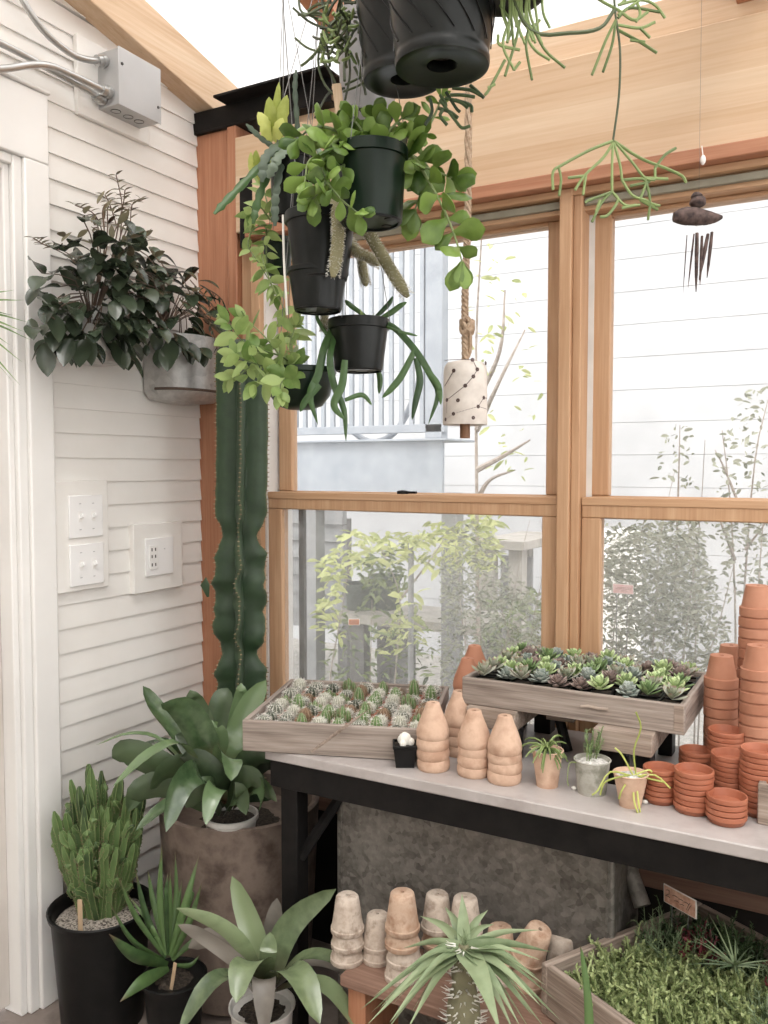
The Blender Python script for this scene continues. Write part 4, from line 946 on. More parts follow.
# big bromeliad in its white pot inside the clay pot rim
D3 = 2.12; c = PD(231, 812, D3); c = V((c.x, c.y, zr-.055))
t = thing('bromeliad', 'large glossy green bromeliad in a white pot set inside the big clay pot', 'bromeliad', c)
MB().lathe([(.001, 0), (.052, 0), (.064, .062), (.068, .064), (.068, .074), (.063, .075), (.060, .06), (.001, .055)], c, 36).build('pot', 'whitepot', t)
soil_mb(.061, .060, c, .006).build('soil', 'soil', t)
mb = MB(); md = MB(); ctr = (222, 800)
for (w, pts, prof) in (
    (25, [(212, 795), (182, 738, .06), (158, 708, .10), (143, 686, .10)], 'strap'), (31, [(214, 792, -.04), (202, 738, -.05), (182, 708, -.08), (161, 704, -.12)], 'strap'),
    (11, [(208, 795), (165, 742, -.02), (130, 733, -.04), (96, 745, -.05)], 'strap'), (18, [(208, 798), (185, 744, -.10), (150, 752, -.16), (113, 786, -.2)], 'strap'),
    (25, [(214, 800), (202, 772, -.12), (182, 785, -.2), (166, 832, -.24)], 'strap'), (19, [(220, 802), (219, 785, -.12), (212, 795, -.17), (206, 825, -.2)], 'strap'),
    (25, [(222, 795), (224, 756, -.08), (232, 757, -.13), (231, 781, -.17)], 'strap'), (27, [(226, 795), (236, 745, -.02), (249, 708, .0), (266, 680, .02)], 'strap'),
    (18, [(222, 795), (236, 725, .03), (241, 700, .04), (241, 683, .04)], 'strap'), (17, [(208, 802), (185, 795, -.12), (160, 808, -.17), (136, 830, -.2)], 'strap'),
    (16, [(232, 805), (255, 785, -.10), (262, 795, -.14), (258, 813, -.16)], 'strap'), (15, [(230, 800), (250, 782, -.04), (266, 788, -.06), (277, 802, -.08)], 'strap'),
    (18, [(212, 795), (170, 745, .04), (150, 742, .05), (128, 750, .05)], 'strap'), (22, [(218, 795), (218, 740, -.03), (213, 727, -.04), (218, 722, -.04)], 'blade')):
    spx(mb, D3, pts, w, prof, fold=.28, side=TOWARD.cross(PD(pts[-1][0], pts[-1][1], D3)-PD(pts[0][0], pts[0][1], D3))+V((0, 0, .0)) if len(pts) and abs(pts[-1][0]-pts[0][0]) < 60 else None)
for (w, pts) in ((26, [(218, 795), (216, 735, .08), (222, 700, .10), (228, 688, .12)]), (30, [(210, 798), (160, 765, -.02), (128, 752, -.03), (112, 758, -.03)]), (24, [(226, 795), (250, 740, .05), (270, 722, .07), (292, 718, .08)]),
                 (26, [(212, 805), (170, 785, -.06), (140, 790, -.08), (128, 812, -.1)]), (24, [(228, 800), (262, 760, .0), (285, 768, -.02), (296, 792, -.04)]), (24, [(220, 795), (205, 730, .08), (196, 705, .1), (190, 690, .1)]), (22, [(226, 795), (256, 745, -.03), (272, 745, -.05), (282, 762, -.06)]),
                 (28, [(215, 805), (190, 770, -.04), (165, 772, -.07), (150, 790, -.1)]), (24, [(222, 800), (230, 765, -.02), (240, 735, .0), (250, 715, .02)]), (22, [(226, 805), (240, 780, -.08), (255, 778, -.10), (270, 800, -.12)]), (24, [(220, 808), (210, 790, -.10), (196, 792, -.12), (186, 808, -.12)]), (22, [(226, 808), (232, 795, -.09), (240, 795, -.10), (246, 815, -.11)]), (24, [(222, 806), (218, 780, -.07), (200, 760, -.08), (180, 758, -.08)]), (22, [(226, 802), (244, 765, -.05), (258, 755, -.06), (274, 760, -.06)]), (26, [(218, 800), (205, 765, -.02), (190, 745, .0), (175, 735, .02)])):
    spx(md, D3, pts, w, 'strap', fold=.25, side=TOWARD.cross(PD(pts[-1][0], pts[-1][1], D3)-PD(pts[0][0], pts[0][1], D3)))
mb.build('foliage', 'brom', t); md.build('shade_toned_leaves', 'brom_shade', t)  # second leaf set has shade put into its colour

# front bromeliad
D5 = 1.81; c = PD(262, 1005, D5); zr5 = c.z; c = V((c.x, c.y, 0))
t = thing('bromeliad', 'silvery green arching bromeliad in a white pot on the floor at the front', 'bromeliad', c)
MB().lathe([(.001, 0), (.052, 0), (.066, zr5-.002), (.071, zr5), (.0705, zr5+.003), (.067, zr5+.002), (.062, zr5-.01), (.001, zr5-.02)], c, 36).build('pot', 'whitepot', t)
soil_mb(.0625, zr5-.015, c, .006).build('soil', 'soil', t)
mb = MB(); mu = MB()
for (w, pts, tgt, fr) in (
    (25, [(264, 985), (256, 945, .02), (245, 912, .05), (232, 876, .07)], mb, 1), (27, [(268, 985), (282, 940, .02), (300, 915, .03), (336, 889, .04)], mb, 1),
    (17, [(260, 985), (242, 945, -.03), (215, 922, -.04), (176, 908, -.05)], mb, 1), (27, [(262, 990), (240, 958, .05), (214, 938, .06), (188, 948, .06)], mu, 1),
    (29, [(264, 985), (258, 958, -.08), (243, 966, -.14), (236, 1003, -.18)], mb, 0), (23, [(260, 990), (236, 972, -.10), (208, 984, -.16), (178, 1032, -.2)], mb, 0),
    (22, [(264, 990), (264, 976, -.12), (264, 995, -.16), (264, 1036, -.18)], mu, 0), (29, [(268, 985), (285, 965, -.10), (304, 980, -.16), (320, 1024, -.2)], mb, 0),
    (21, [(272, 985), (300, 956, -.02), (335, 958, -.04), (374, 992, -.05)], mb, 0), (23, [(272, 990), (308, 980, -.06), (335, 992, -.1), (360, 1032, -.12)], mb, 0),
    (17, [(266, 980), (268, 955, -.03), (269, 945, -.03), (270, 932, -.02)], mb, 1), (20, [(266, 985), (270, 945, .06), (274, 920, .07), (277, 898, .08)], mu, 1),
    (22, [(272, 985), (310, 960, .05), (350, 975, .05), (372, 1010, .05)], mu, 0), (16, [(262, 985), (235, 960, -.03), (200, 935, -.02), (178, 925, -.02)], mu, 1)):
    sd_ = TOWARD.cross(PD(pts[-1][0], pts[-1][1], D5)-PD(pts[0][0], pts[0][1], D5)) if fr else (None if abs(pts[-1][0]-pts[0][0]) > 40 else RIGHT)
    spx(tgt, D5, pts, w, 'strap', fold=.25, side=sd_)
mb.build('foliage', 'brom2', t); mu.build('leaf_undersides', 'bromu', t)

# spiny palm in the centre foreground
D6 = 1.5; ap = PD(464, 943, D6)
c = V((ap.x, ap.y, 0)); 
t = thing('spiny_palm', 'spiny-trunked palm-like succulent with pale strap leaves at the bottom centre', 'potted plant', c)
zp = .20; pot_mb(.085, .065, zp, .02, .004, .004, c=c, n=36).build('pot', 'blackplastic', t); soil_mb(.078, zp-.015, c).build('soil', 'gravel', t)
tr_ = MB(); sp = MB(); base = V((c.x, c.y, zp-.02))
n = 14; prof = []
for i in range(n+1):
    u = i/n; prof.append((.044*(1-.66*u**1.5)+.003*math.sin(u*30), base.z+(ap.z-base.z)*u))
prof[-1] = (.008, ap.z); tr_.lathe(prof, (c.x, c.y, 0), 24); tr_.build('trunk', 'trunk', t)
for i in range(330):
    u = rnd.random()**.8; a = i*2.39996; z = base.z+(ap.z-base.z)*u; q = .044*(1-.66*u**1.5); o = V((math.cos(a), math.sin(a), .25)).normalized(); p = V((c.x+math.cos(a)*q*.95, c.y+math.sin(a)*q*.95, z))
    sp.tube([p, p+o*.006, p+o*.017+rdir()*.002], [.0022, .0011, .0003], 4, cap=False)
sp.build('spines', 'spinew', t)
mb = MB(); lv = [(420, 916, .05, 9), (445, 907, .05, 9), (462, 894, .04, 10), (488, 910, .05, 9), (494, 924, .04, 8), (551, 952, -.02, 9), (540, 960, -.04, 9), (536, 976, -.06, 10), (541, 1006, -.09, 11), (368, 1024, -.10, 10), (394, 980, -.05, 8),
      (380, 1008, -.08, 10), (374, 996, -.03, 8), (501, 1034, -.16, 19), (405, 1034, -.10, 9), (520, 1026, -.12, 10), (545, 985, -.04, 9), (405, 1000, -.1, 8), (390, 1022, -.10, 12), (532, 1015, -.08, 12), (415, 965, 0, 7), (402, 990, -.02, 9), (528, 1000, -.03, 9), (512, 945, .02, 8), (540, 930, .04, 7), (515, 1034, -.10, 10), (560, 1020, -.08, 9), (360, 1010, -.06, 9), (384, 1034, -.03, 10), (372, 1012, .02, 9), (410, 1015, .02, 8), (548, 1032, -.03, 10), (556, 1000, .0, 9), (526, 965, .02, 8), (404, 948, .03, 8), (534, 1036, .0, 10), (392, 1005, .03, 9), (540, 985, .03, 8)]
for (x, y, dd, w) in lv:
    e = PD(x, y, D6+dd); m_ = ap.lerp(e, .5)+V((0, 0, .008+.006*(y > 960))); m0 = ap.lerp(m_, .3)+V((0, 0, -.004))
    sd_ = TOWARD.cross(e-ap) if y < 960 else None
    mb.strap(bez([ap-V((0, 0, .004)), m0, m_, e], 12), w*1.3*D6/850, 'lance', side=sd_, fold=.3)
for i in range(14):
    d = rdir(.3, 1); mb.leaf(ap-V((0, 0, .006)), d, rnd.uniform(.012, .026), .005, 'lance', .2, 4)
mb.build('foliage', 'pachy', t)

# ================================================================== WALL PLANT
c = on(182, 377, 0, .075)
t = thing('wall_planter', 'half-round zinc wall planter by the post, under trailing dark leaves', 'wall planter', (.0125, c.y, c.z))
def halfbasket(y0, y1, z0, z1, dep, mat, nm):
    mb = MB(); ym = (y0+y1)/2; hw = (y1-y0)/2; n = 20
    rings = [(1.0, z1, 1.0), (1.0, z1-.012, 1.0), (.97, z1-.05, .97), (.97, z0+.03, .97), (.8, z0+.006, .8), (.3, z0, .3)]
    vs = []
    for (s, z, s2) in rings:
        for k in range(n+1):
            a = math.pi*k/n-math.pi/2; vs.append((.0135+dep*s2*max(0, math.cos(a))**.6, ym+hw*s*math.sin(a), z))
    m = n+1; fs = [(i*m+k, i*m+k+1, (i+1)*m+k+1, (i+1)*m+k) for i in range(len(rings)-1) for k in range(n)]
    fs += [(i*m, (i+1)*m, (i+1)*m+n, i*m+n) for i in range(len(rings)-1)]+[tuple(range((len(rings)-1)*m, len(rings)*m))]
    mb.add(vs, fs); return mb
ya = on(147, 380, 0, .03).y; yb = .012
zb_ = on(182, 402, 0, .1).z; zt_ = on(182, 335, 0, .1).z
halfbasket(ya, yb, zb_, zt_, .135, 'zinc', 'x').build('basket', 'zinc', t)
MB().tube([(.0145+.133*math.cos(a)**.6 if math.cos(a) > 0 else .0145, (ya+yb)/2+(yb-ya)/2*1.0*math.sin(a), zb_+.035) for a in [math.pi*k/20-math.pi/2 for k in range(1, 20)]], .004, 6).build('rusty_band', 'stem', t)
MB().bb(.02, .12, ya+.02, yb-.02, zt_-.03, zt_-.015).build('soil', 'soil', t)
ya2 = on(62, 345, 0, .03).y; yb2 = on(118, 345, 0, .03).y; z2 = on(90, 362, 0, .08).z
t2 = thing('wall_planter', 'zinc wall planter almost hidden by the bushy dark-leaved plant near the door', 'wall planter', (.0125, (ya2+yb2)/2, z2))
halfbasket(ya2, yb2, z2, z2+.14, .11, 'zinc', 'x').build('basket', 'zinc', t2); MB().bb(.02, .10, ya2+.02, yb2-.02, z2+.12, z2+.13).build('soil', 'soil', t2)
def wallfol(poly, n, parent, topy, seed, src, sz=(.045, .068)):
    mb = MB(); st = MB(); tw = MB()
    for (x, y) in sample(poly, n):
        X = rnd.uniform(.05, .21); p = on(x, y, 0, X); s = on(*src, 0, .08); d0 = p-s
        d = (d0.normalized()*.55+V((.35, 0, 0))+V((0, 0, -.25))+rdir()*.55).normalized()
        L = rnd.uniform(*sz); young = y < topy and rnd.random() < .7
        (tw if young else mb).leaf(p, d, L*(.55 if young else 1), L*(.24 if young else .56), 'oval', 1.6 if not young else .6, 7, .22, side=(d.cross(UP)+rdir()*.45).normalized())
        if rnd.random() < .28:
            m_ = s.lerp(p, .5)+V((.03, 0, .05)); st.tube(bez([s, m_, p, p+d*L*.3], 8), .0016, 4, cap=False)
    mb.build('foliage', 'walll', parent); st.build('stem', 'stem', parent)
    if tw.v: tw.build('young_leaves', 'wallt', parent)
wallfol([(30, 300), (45, 258), (75, 225), (90, 195), (110, 210), (128, 205), (145, 240), (150, 300), (140, 340), (128, 355), (95, 345), (75, 340), (45, 345), (28, 335)], 175, t2, 245, 1, (90, 330), (.058, .085))
wallfol([(120, 240), (145, 235), (170, 262), (200, 280), (222, 330), (200, 355), (178, 350), (150, 340), (125, 345), (110, 300)], 140, t, 262, 2, (165, 330), (.058, .085))
mb = MB(); st = MB()
for (pts) in ([(120, 240), (122, 205), (116, 175)], [(105, 240), (95, 215), (75, 205)], [(130, 235), (132, 205), (142, 200)], [(118, 230), (110, 205), (105, 195)], [(60, 250), (45, 245), (33, 238)], [(112, 240), (122, 210), (125, 190)]):
    P3 = bez([on(x, y, 0, .09) for x, y in pts], 9); st.tube(P3, .0016, 5)
    for k, p in enumerate(P3[2:]):
        for e in (-1, 1): mb.leaf(p, (RIGHT*e+UP*.6+rdir()*.4), .026, .009, 'lance', .8, 5)
mb.build('young_leaves', 'wallt', t2); st.build('stem', 'stem', t2)
for (x, y, L, W_) in ((89, 335, .075, .036), (70, 345, .05, .02), (125, 350, .05, .026), (124, 338, .04, .018)):
    p = on(x, y, 0, .17); MB().leaf(p, V((.1, 0, -1)), L, W_, 'oval', .1, 7, .15, side=RIGHT).build('hanging_leaf', 'walll', t2)
for (x, y, L, W_) in ((158, 350, .05, .034), (190, 345, .055, .034), (203, 350, .05, .03), (146, 345, .03, .02)):
    p = on(x, y, 0, .175); MB().leaf(p, V((.1, 0, -1)), L, W_, 'oval', .1, 7, .15, side=RIGHT).build('hanging_leaf', 'walll', t)
st = MB(); mb = MB()
for (pts) in ([(190, 280), (215, 310), (222, 345)], [(185, 285), (210, 325), (218, 352)], [(200, 285), (222, 300), (232, 330)]):
    P3 = bez([on(x, y, 0, .15) for x, y in pts], 12); st.tube(P3, .0018, 5)
    for p in P3[1:]: mb.leaf(p, (rdir()+V((0, 0, -.8))), .024, .007, 'lance', .6, 4)
mb.build('small_leaves', 'walll', t); st.build('runner', 'stem', t)
# spider-like leaf tips entering at the left edge
t = thing('spider_plant', 'narrow grassy green leaf tips reaching in at the left edge', 'plant', PD(-60, 330, 1.5))
mb = MB(); o = PD(-55, 335, 1.5)
for (x, y) in ((14, 290), (24, 300), (25, 332), (31, 340), (22, 362), (20, 385), (12, 315), (10, 345), (28, 322), (8, 300), (-5, 280), (-10, 400), (0, 260)):
    e = PD(x, y, 1.45); mb.strap(bez([o, o.lerp(e, .5)+V((0, 0, .025)), e], 12), .0085, 'spike', side=TOWARD.cross(e-o), fold=.3)
for i in range(26): mb.leaf(o, rdir(-.3, .9), rnd.uniform(.08, .15), .009, 'spike', 1.1, 8)
mb.build('foliage', 'spider', t); oo = V(o)
pot_mb(.06, .045, .09, .015, .003, .003, c=oo-V((0, 0, .095)), n=24).build('pot', 'blackplastic', t)
MB().tube([oo+V((.055, 0, -.01)), oo+V((0, 0, .30)), oo+V((-.055, 0, -.01))], .001, 4).tube([oo+V((0, 0, .30)), V((oo.x, oo.y, RZ(oo.y)+.01))], .001, 4).build('hanger_wire', 'wire', t)

# ================================================================== HANGING POTS
def rod(y, nm, label):
    o = MB().tube([(.58, y, RZ(y)+.02), (2.4, y, RZ(y)+.02)], .012, 10).build(nm, 'blacksteel'); o['kind'] = 'structure'
rod(-.35, 'trim_10', ''); rod(-.72, 'trim_11', '')
RODS = (-.35, -.72)
def hanger(t, c, r, h, n=3, top=.22, mat='wire', w=.0008):
    y = min(RODS, key=lambda q: abs(q-c.y)); hk = V((c.x, y, RZ(y)+.008)); mb = MB()
    apx = V((c.x, c.y, min(c.z+h+top, hk.z-.05))).lerp(hk, .15)
    for i in range(n):
        a = 2*math.pi*i/n+.5; mb.tube([c+V((r*math.cos(a), r*math.sin(a), h-.004)), c+V((r*.97*math.cos(a), r*.97*math.sin(a), h+.01)), apx], w, 5)
    mb.tube([apx, hk], w*1.3, 5); mb.build('hanger_wire', mat, t)
def hpot(name, label, px, pyb, D, rt, rb, h, mat, cat='hanging plant', rim=.02, base='flat', hang=True, top=.22, soilm='soil', hn=3):
    c = PD(px, pyb, D)
    t = thing(name, label, cat, c)
    if base == 'ring':     # heavy pot seen from below: stepped foot, recessed base with a big dark hole
        pf = [(rb*.30, .02), (rb*.32, .0035), (rb*.80, .0015), (rb*.84, 0), (rb*.98, 0), (rb*1.0, .004), (rb*1.0, .012), (rb*.975, .016), (rb*.985, .02), (rt-.004, h-rim), (rt, h-rim), (rt+.001, h), (rt-.004, h), (rt-.008, h-rim), (rb*.95, .022), (rb*.3, .022)]
        MB().lathe(pf, c, 48).build('pot', mat, t); soil_mb(rt-.008, h-.02, c).build('soil', soilm, t)
        MB().lathe([(.001, .0205), (rb*.34, .0205), (rb*.34, .024), (.001, .024)], c, 20).build('base_hole', 'soil', t)
    elif base == 'bowl':
        pf = [(.001, 0), (rb*.5, .001), (rb*.9, .008), (rt*.86, h*.35), (rt*.96, h*.7), (rt*.985, h-.012), (rt+.003, h-.010), (rt+.003, h), (rt-.003, h), (rt-.006, h*.6), (rb*.8, .02), (.001, .015)]
        MB().lathe(pf, c, 48).build('pot', mat, t); soil_mb(rt-.006, h-.018, c).build('soil', soilm, t)
    else:
        pot_mb(rt, rb, h, rim, .003, .003, c=c, n=48).build('pot', mat, t); soil_mb(rt-.005, h-.014, c).build('soil', soilm, t)
        sh = MB()
        for i in range(5):
            a = 2*math.pi*i/5; sh.lathe([(.0005, -.0012), (rb*.16, -.0012), (rb*.18, 0.0)], c+V((rb*.68*math.cos(a), rb*.68*math.sin(a), 0)), 10)
        sh.lathe([(rb*.88, -.003), (rb*.96, -.003), (rb*.98, 0), (rb*.88, 0), (rb*.88, -.003)], c, 40); sh.build('base_ribs', 'blackplastic', t)
    if hang: hanger(t, c, rt, h, hn, top)
    return t, c
# A big black pot (front), with a many-branched rhipsalis
tA, cA = hpot('hanging_pot', 'largest black plastic hanging pot at the top, seen from below', 442, 68, 1.25, .088, .070, .165, 'blackgloss', base='ring')
tB, cB = hpot('hanging_pot', 'tall black hanging pot tucked behind the largest one', 403, 82, 1.42, .084, .067, .18, 'blackgloss', base='ring')
tC, cC = hpot('hanging_pot', 'black hanging pot cut off by the top edge, trailing thin stems', 505, -4, 1.20, .075, .058, .15, 'blackgloss', base='ring')
tD, cD = hpot('hanging_pot', 'pale grey plastic hanging pot behind the jade plant', 368, 118, 1.66, .066, .050, .19, 'greyplastic', base='flat')
# swirl scratches on the two big pots
for (tt, cc_, rb, rt, h, a1) in ((tA, cA, .070, .088, .165, 0), (tB, cB, .067, .084, .18, .5)):
    mb = MB()
    for i in range(14):
        a0_ = a1+i*.45; pts = []
        for k in range(10):
            u = k/9; z = .025+u*(h-.05); r = rb+(rt-.004-rb)*(z-.02)/(h-.04)+.0006; a = a0_-u*1.3; pts.append(cc_+V((r*math.cos(a), r*math.sin(a), z)))
        mb.tube(pts, .0011, 4)
    mb.build('moulded_swirl', 'blackplastic', tt)
# jade plant
t5, c5 = hpot('hanging_pot', 'dark green plastic hanging pot holding a sprawling jade plant', 371, 222, 1.45, .063, .053, .122, 'greenplastic', top=.25)
def branch(st, lf, pts, D, leafpx, step, mat=None, r=.0035, prof='paddle', wr=.72, thick=.0028, both=True, g=.3, end=True, dz=0):
    P3 = bez([PD(p[0], p[1], D+(p[2] if len(p) > 2 else 0)) for p in pts], max(8, int(18))); m = len(P3)
    st.tube(P3, [r*(1-.6*i/(m-1)) for i in range(m)], 7)
    tot = sum((P3[i+1]-P3[i]).length for i in range(m-1)); s = step*.5; acc = 0; k = 0
    for i in range(m-1):
        L = (P3[i+1]-P3[i]).length; tg = (P3[i+1]-P3[i]).normalized()
        while s < acc+L:
            p = P3[i]+tg*(s-acc); e = rdir(); e = (e-tg*e.dot(tg)).normalized()
            for sg in ((-1, 1) if both else (1,)):
                d = (e*sg+tg*.35+TOWARD*.25+UP*.1).normalized(); Lf = leafpx*D/850*rnd.uniform(.65, 1.15)
                sd_ = (d.cross(TOWARD+rdir()*.8)); lf.leaf(p, d, Lf, Lf*wr, prof, g, 6, .15, thick=thick, side=sd_)
            s += step*rnd.uniform(.8, 1.2); k += 1
        acc += L
    if end:
        for _ in range(5):
            d = (tg+rdir()*.8).normalized(); Lf = leafpx*D/850*rnd.uniform(.6, 1.0); lf.leaf(P3[-1], d, Lf, Lf*wr*.9, prof, g, 6, .15, thick=thick, side=d.cross(TOWARD+rdir()*.5))
st = MB(); lf = MB()
for pts in ([(372, 155), (345, 140, -.03), (328, 148, -.06), (322, 172, -.08), (340, 198, -.09), (358, 213, -.10)], [(370, 150), (335, 130, -.03), (312, 128, -.03), (298, 140, -.03)], [(378, 150), (392, 128, -.02), (402, 118, -.02)],
            [(368, 150), (345, 128, .0), (332, 118, .02)], [(372, 150), (360, 128, -.03), (352, 118, -.03)], [(384, 150), (378, 130, .02), (375, 118, .02)], [(365, 155), (335, 155, -.04), (310, 160, -.05), (305, 182, -.06)], [(380, 155), (400, 140, -.02), (412, 135)],
            [(362, 155), (335, 172, -.06), (320, 190, -.07), (312, 200, -.07)]):
    branch(st, lf, pts, 1.45, 26, .021, wr=.66)
for pts in ([(385, 152), (412, 156, -.0), (428, 180, -.02), (445, 212, -.03), (456, 240, -.03), (462, 262, -.03)], [(400, 155), (420, 165), (438, 172), (452, 178)], [(405, 152), (428, 168, .03), (420, 195, .05), (415, 210, .05)]):
    branch(st, lf, pts, 1.45, 32, .026, wr=.66)
branch(st, lf, [(408, 155), (425, 132), (436, 112), (441, 98)], 1.45, 17, .03, thick=.002, wr=.4)
lf.build('foliage', 'jade', t5); st.build('stem', 'gstem', t5)
MB().box(PD(340, 113, 1.47), (.016, .003, .10), Matrix.Rotation(TH, 3, 'Z') @ Matrix.Rotation(-.12, 3, 'Y')).build('plant_stake', 'stake', tD, .001)
# double nested black pots with tail cactus
t6, c6 = hpot('hanging_pot', 'black hanging pot with white gravel and trailing fuzzy cactus tails', 321, 279, 1.60, .067, .050, .12, 'blackgloss', soilm='whitegravel', top=.30)
t6b, c6b = hpot('plastic_pot', 'black plastic pot nested under the white-gravel hanging pot', 318, 310, 1.61, .0585, .045, .075, 'blackgloss', cat='pot', hang=False, rim=.01)
mb = MB(); fz = MB()
def tail(pts, r, D):
    P3 = bez([PD(p[0], p[1], D+(p[2] if len(p) > 2 else 0)) for p in pts], 22); m = len(P3); mb.tube(P3, [r*(1 if i < m-3 else (.92, .72, .35)[i-m+3]) for i in range(m)], 12)
    for i in range(int(m*42)):
        u = rnd.random()*(m-1); a = int(u); q = P3[a].lerp(P3[min(a+1, m-1)], u-a); tg = (P3[min(a+1, m-1)]-P3[max(0, a-1)]).normalized(); e = rdir(); e = (e-tg*e.dot(tg)).normalized(); fz.tube([q+e*r*.95, q+e*(r+.003)+tg*.0015], [.0005, .0002], 3, cap=False)
tail([(325, 210), (334, 205, -.05), (338, 225, -.07), (337, 250, -.075), (333, 277, -.075)], .0115, 1.6)
tail([(345, 225), (362, 225, -.02), (376, 245, -.03), (392, 272, -.03), (408, 297, -.03)], .0112, 1.6)
tail([(340, 225), (352, 248, .0), (368, 257, .0), (381, 264, .0)], .0095, 1.62)
tail([(345, 235), (360, 255, .02), (363, 270, .02), (366, 286, .02)], .0085, 1.64)
tail([(300, 300, .05), (322, 305, .08), (324, 320, .08), (324, 332, .08)], .0075, 1.62)
mb.build('cactus_tails', 'monkey', t6); fz.build('fuzz', 'spinew', t6)
st = MB(); 
c_ = PD(285, 215, 1.58); st.tube(bez([PD(283, 215, 1.56), PD(284, 260, 1.56), PD(286, 295, 1.56), PD(287, 315, 1.57)], 10), .0022, 6); st.build('white_cord', 'whitestring', t6)
# back black pot with lime leaves and flat grey green stems
t7, c7 = hpot('hanging_pot', 'narrow black hanging pot with lime-green lobed leaves, behind on the left', 292, 218, 1.78, .050, .040, .135, 'blackgloss', top=.3)
lm = MB(); gs = MB(); dk = MB()
for (x0, y0, x1, y1, w) in ((275, 140, 279, 82, 9), (274, 140, 269, 97, 14), (272, 138, 258, 112, 13), (278, 140, 287, 95, 14), (275, 142, 283, 118, 12), (270, 145, 262, 122, 11), (252, 178, 251, 152, 6), (258, 176, 256, 150, 9), (266, 175, 268, 152, 15), (266, 172, 276, 160, 11), (262, 180, 254, 168, 8)):
    a = PD(x0, y0, 1.74); b = PD(x1, y1, 1.70); lm.strap(bez([a, a.lerp(b, .5)+TOWARD*.01, b], 10), w*1.72/850, 'lobed', side=TOWARD.cross(b-a), fold=.2)
lm.build('lime_leaves', 'lime', t7)
for (pts, w, tg_) in (([(285, 148), (262, 165, -.04), (235, 192, -.07), (214, 214, -.09)], 9, dk), ([(284, 150), (268, 175, -.02), (258, 200, -.03), (253, 224, -.03)], 9, dk), ([(298, 150), (297, 120), (295, 90), (296, 70)], 6, gs), ([(286, 152), (266, 142, -.02), (246, 124, -.04)], 6, gs),
                      ([(282, 160), (277, 185, -.03), (275, 205, -.03), (275, 226, -.03)], 9, gs), ([(286, 140), (272, 150, -.04), (264, 162, -.05), (262, 182, -.05)], 11, gs), ([(290, 145), (278, 158, -.05), (268, 178, -.05)], 11, gs), ([(290, 150), (310, 140), (322, 160, -.02), (324, 190, -.02)], 6, gs)):
    P3 = bez([PD(p[0], p[1], 1.74+(p[2] if len(p) > 2 else 0)) for p in pts], 18); tg_.strap(P3, w*1.7/850, 'segs', side=TOWARD.cross(P3[-1]-P3[0]), fold=.3, thick=.002)
gs.build('flat_stems', 'grey_leaf', t7); dk.build('dark_flat_stems', 'darkstrap', t7)
# small dark green pot behind with trailing pale green leaves
t10, c10 = hpot('hanging_pot', 'small dark green hanging pot with trailing fresh green leaves by the window frame', 278, 279, 1.84, .032, .022, .085, 'greenplastic', base='bowl', top=.25)
st = MB(); lf = MB()
for pts in ([(272, 225), (255, 228, -.03), (248, 245, -.04), (258, 262, -.05), (272, 285, -.05)], [(268, 230), (262, 255, -.05), (272, 285, -.06), (286, 315, -.06), (292, 350, -.06)], [(270, 220), (258, 205, -.02), (250, 215, -.03)], [(272, 222), (265, 195, .02), (262, 185, .02)], [(266, 225), (268, 275, -.03), (282, 305, -.03), (288, 335, -.03)]):
    branch(st, lf, pts, 1.80, 20, .03, r=.002, prof='lance', wr=.42, thick=0, g=.4)
lf.build('foliage', 'mid', t10); st.build('stem', 'gstem', t10)
# green bowl
t8, c8 = hpot('hanging_bowl', 'dark green round hanging bowl with pale green leafy stems spilling left', 300, 410, 1.72, .071, .050, .083, 'greenplastic', base='bowl', top=.30)
st = MB(); lf = MB()
for pts in ([(298, 372), (285, 358, -.03), (262, 350, -.05), (242, 340, -.06), (228, 322, -.06)], [(292, 372), (270, 368, -.05), (250, 362, -.06), (235, 355, -.06)], [(290, 372), (268, 378, -.06), (255, 385, -.08)], [(290, 370), (272, 345, -.02), (258, 330, -.02), (245, 320, -.02)],
            [(295, 372), (282, 382, -.09), (280, 392, -.1)], [(295, 370), (290, 345, 0), (296, 325, 0)], [(288, 370), (262, 360), (240, 375, -.02), (232, 378, -.02)]):
    branch(st, lf, pts, 1.68, 23, .020, r=.0022, prof='oval', wr=.52, thick=0, g=.5)
lf.build('foliage', 'mid', t8); st.build('stem', 'gstem', t8)
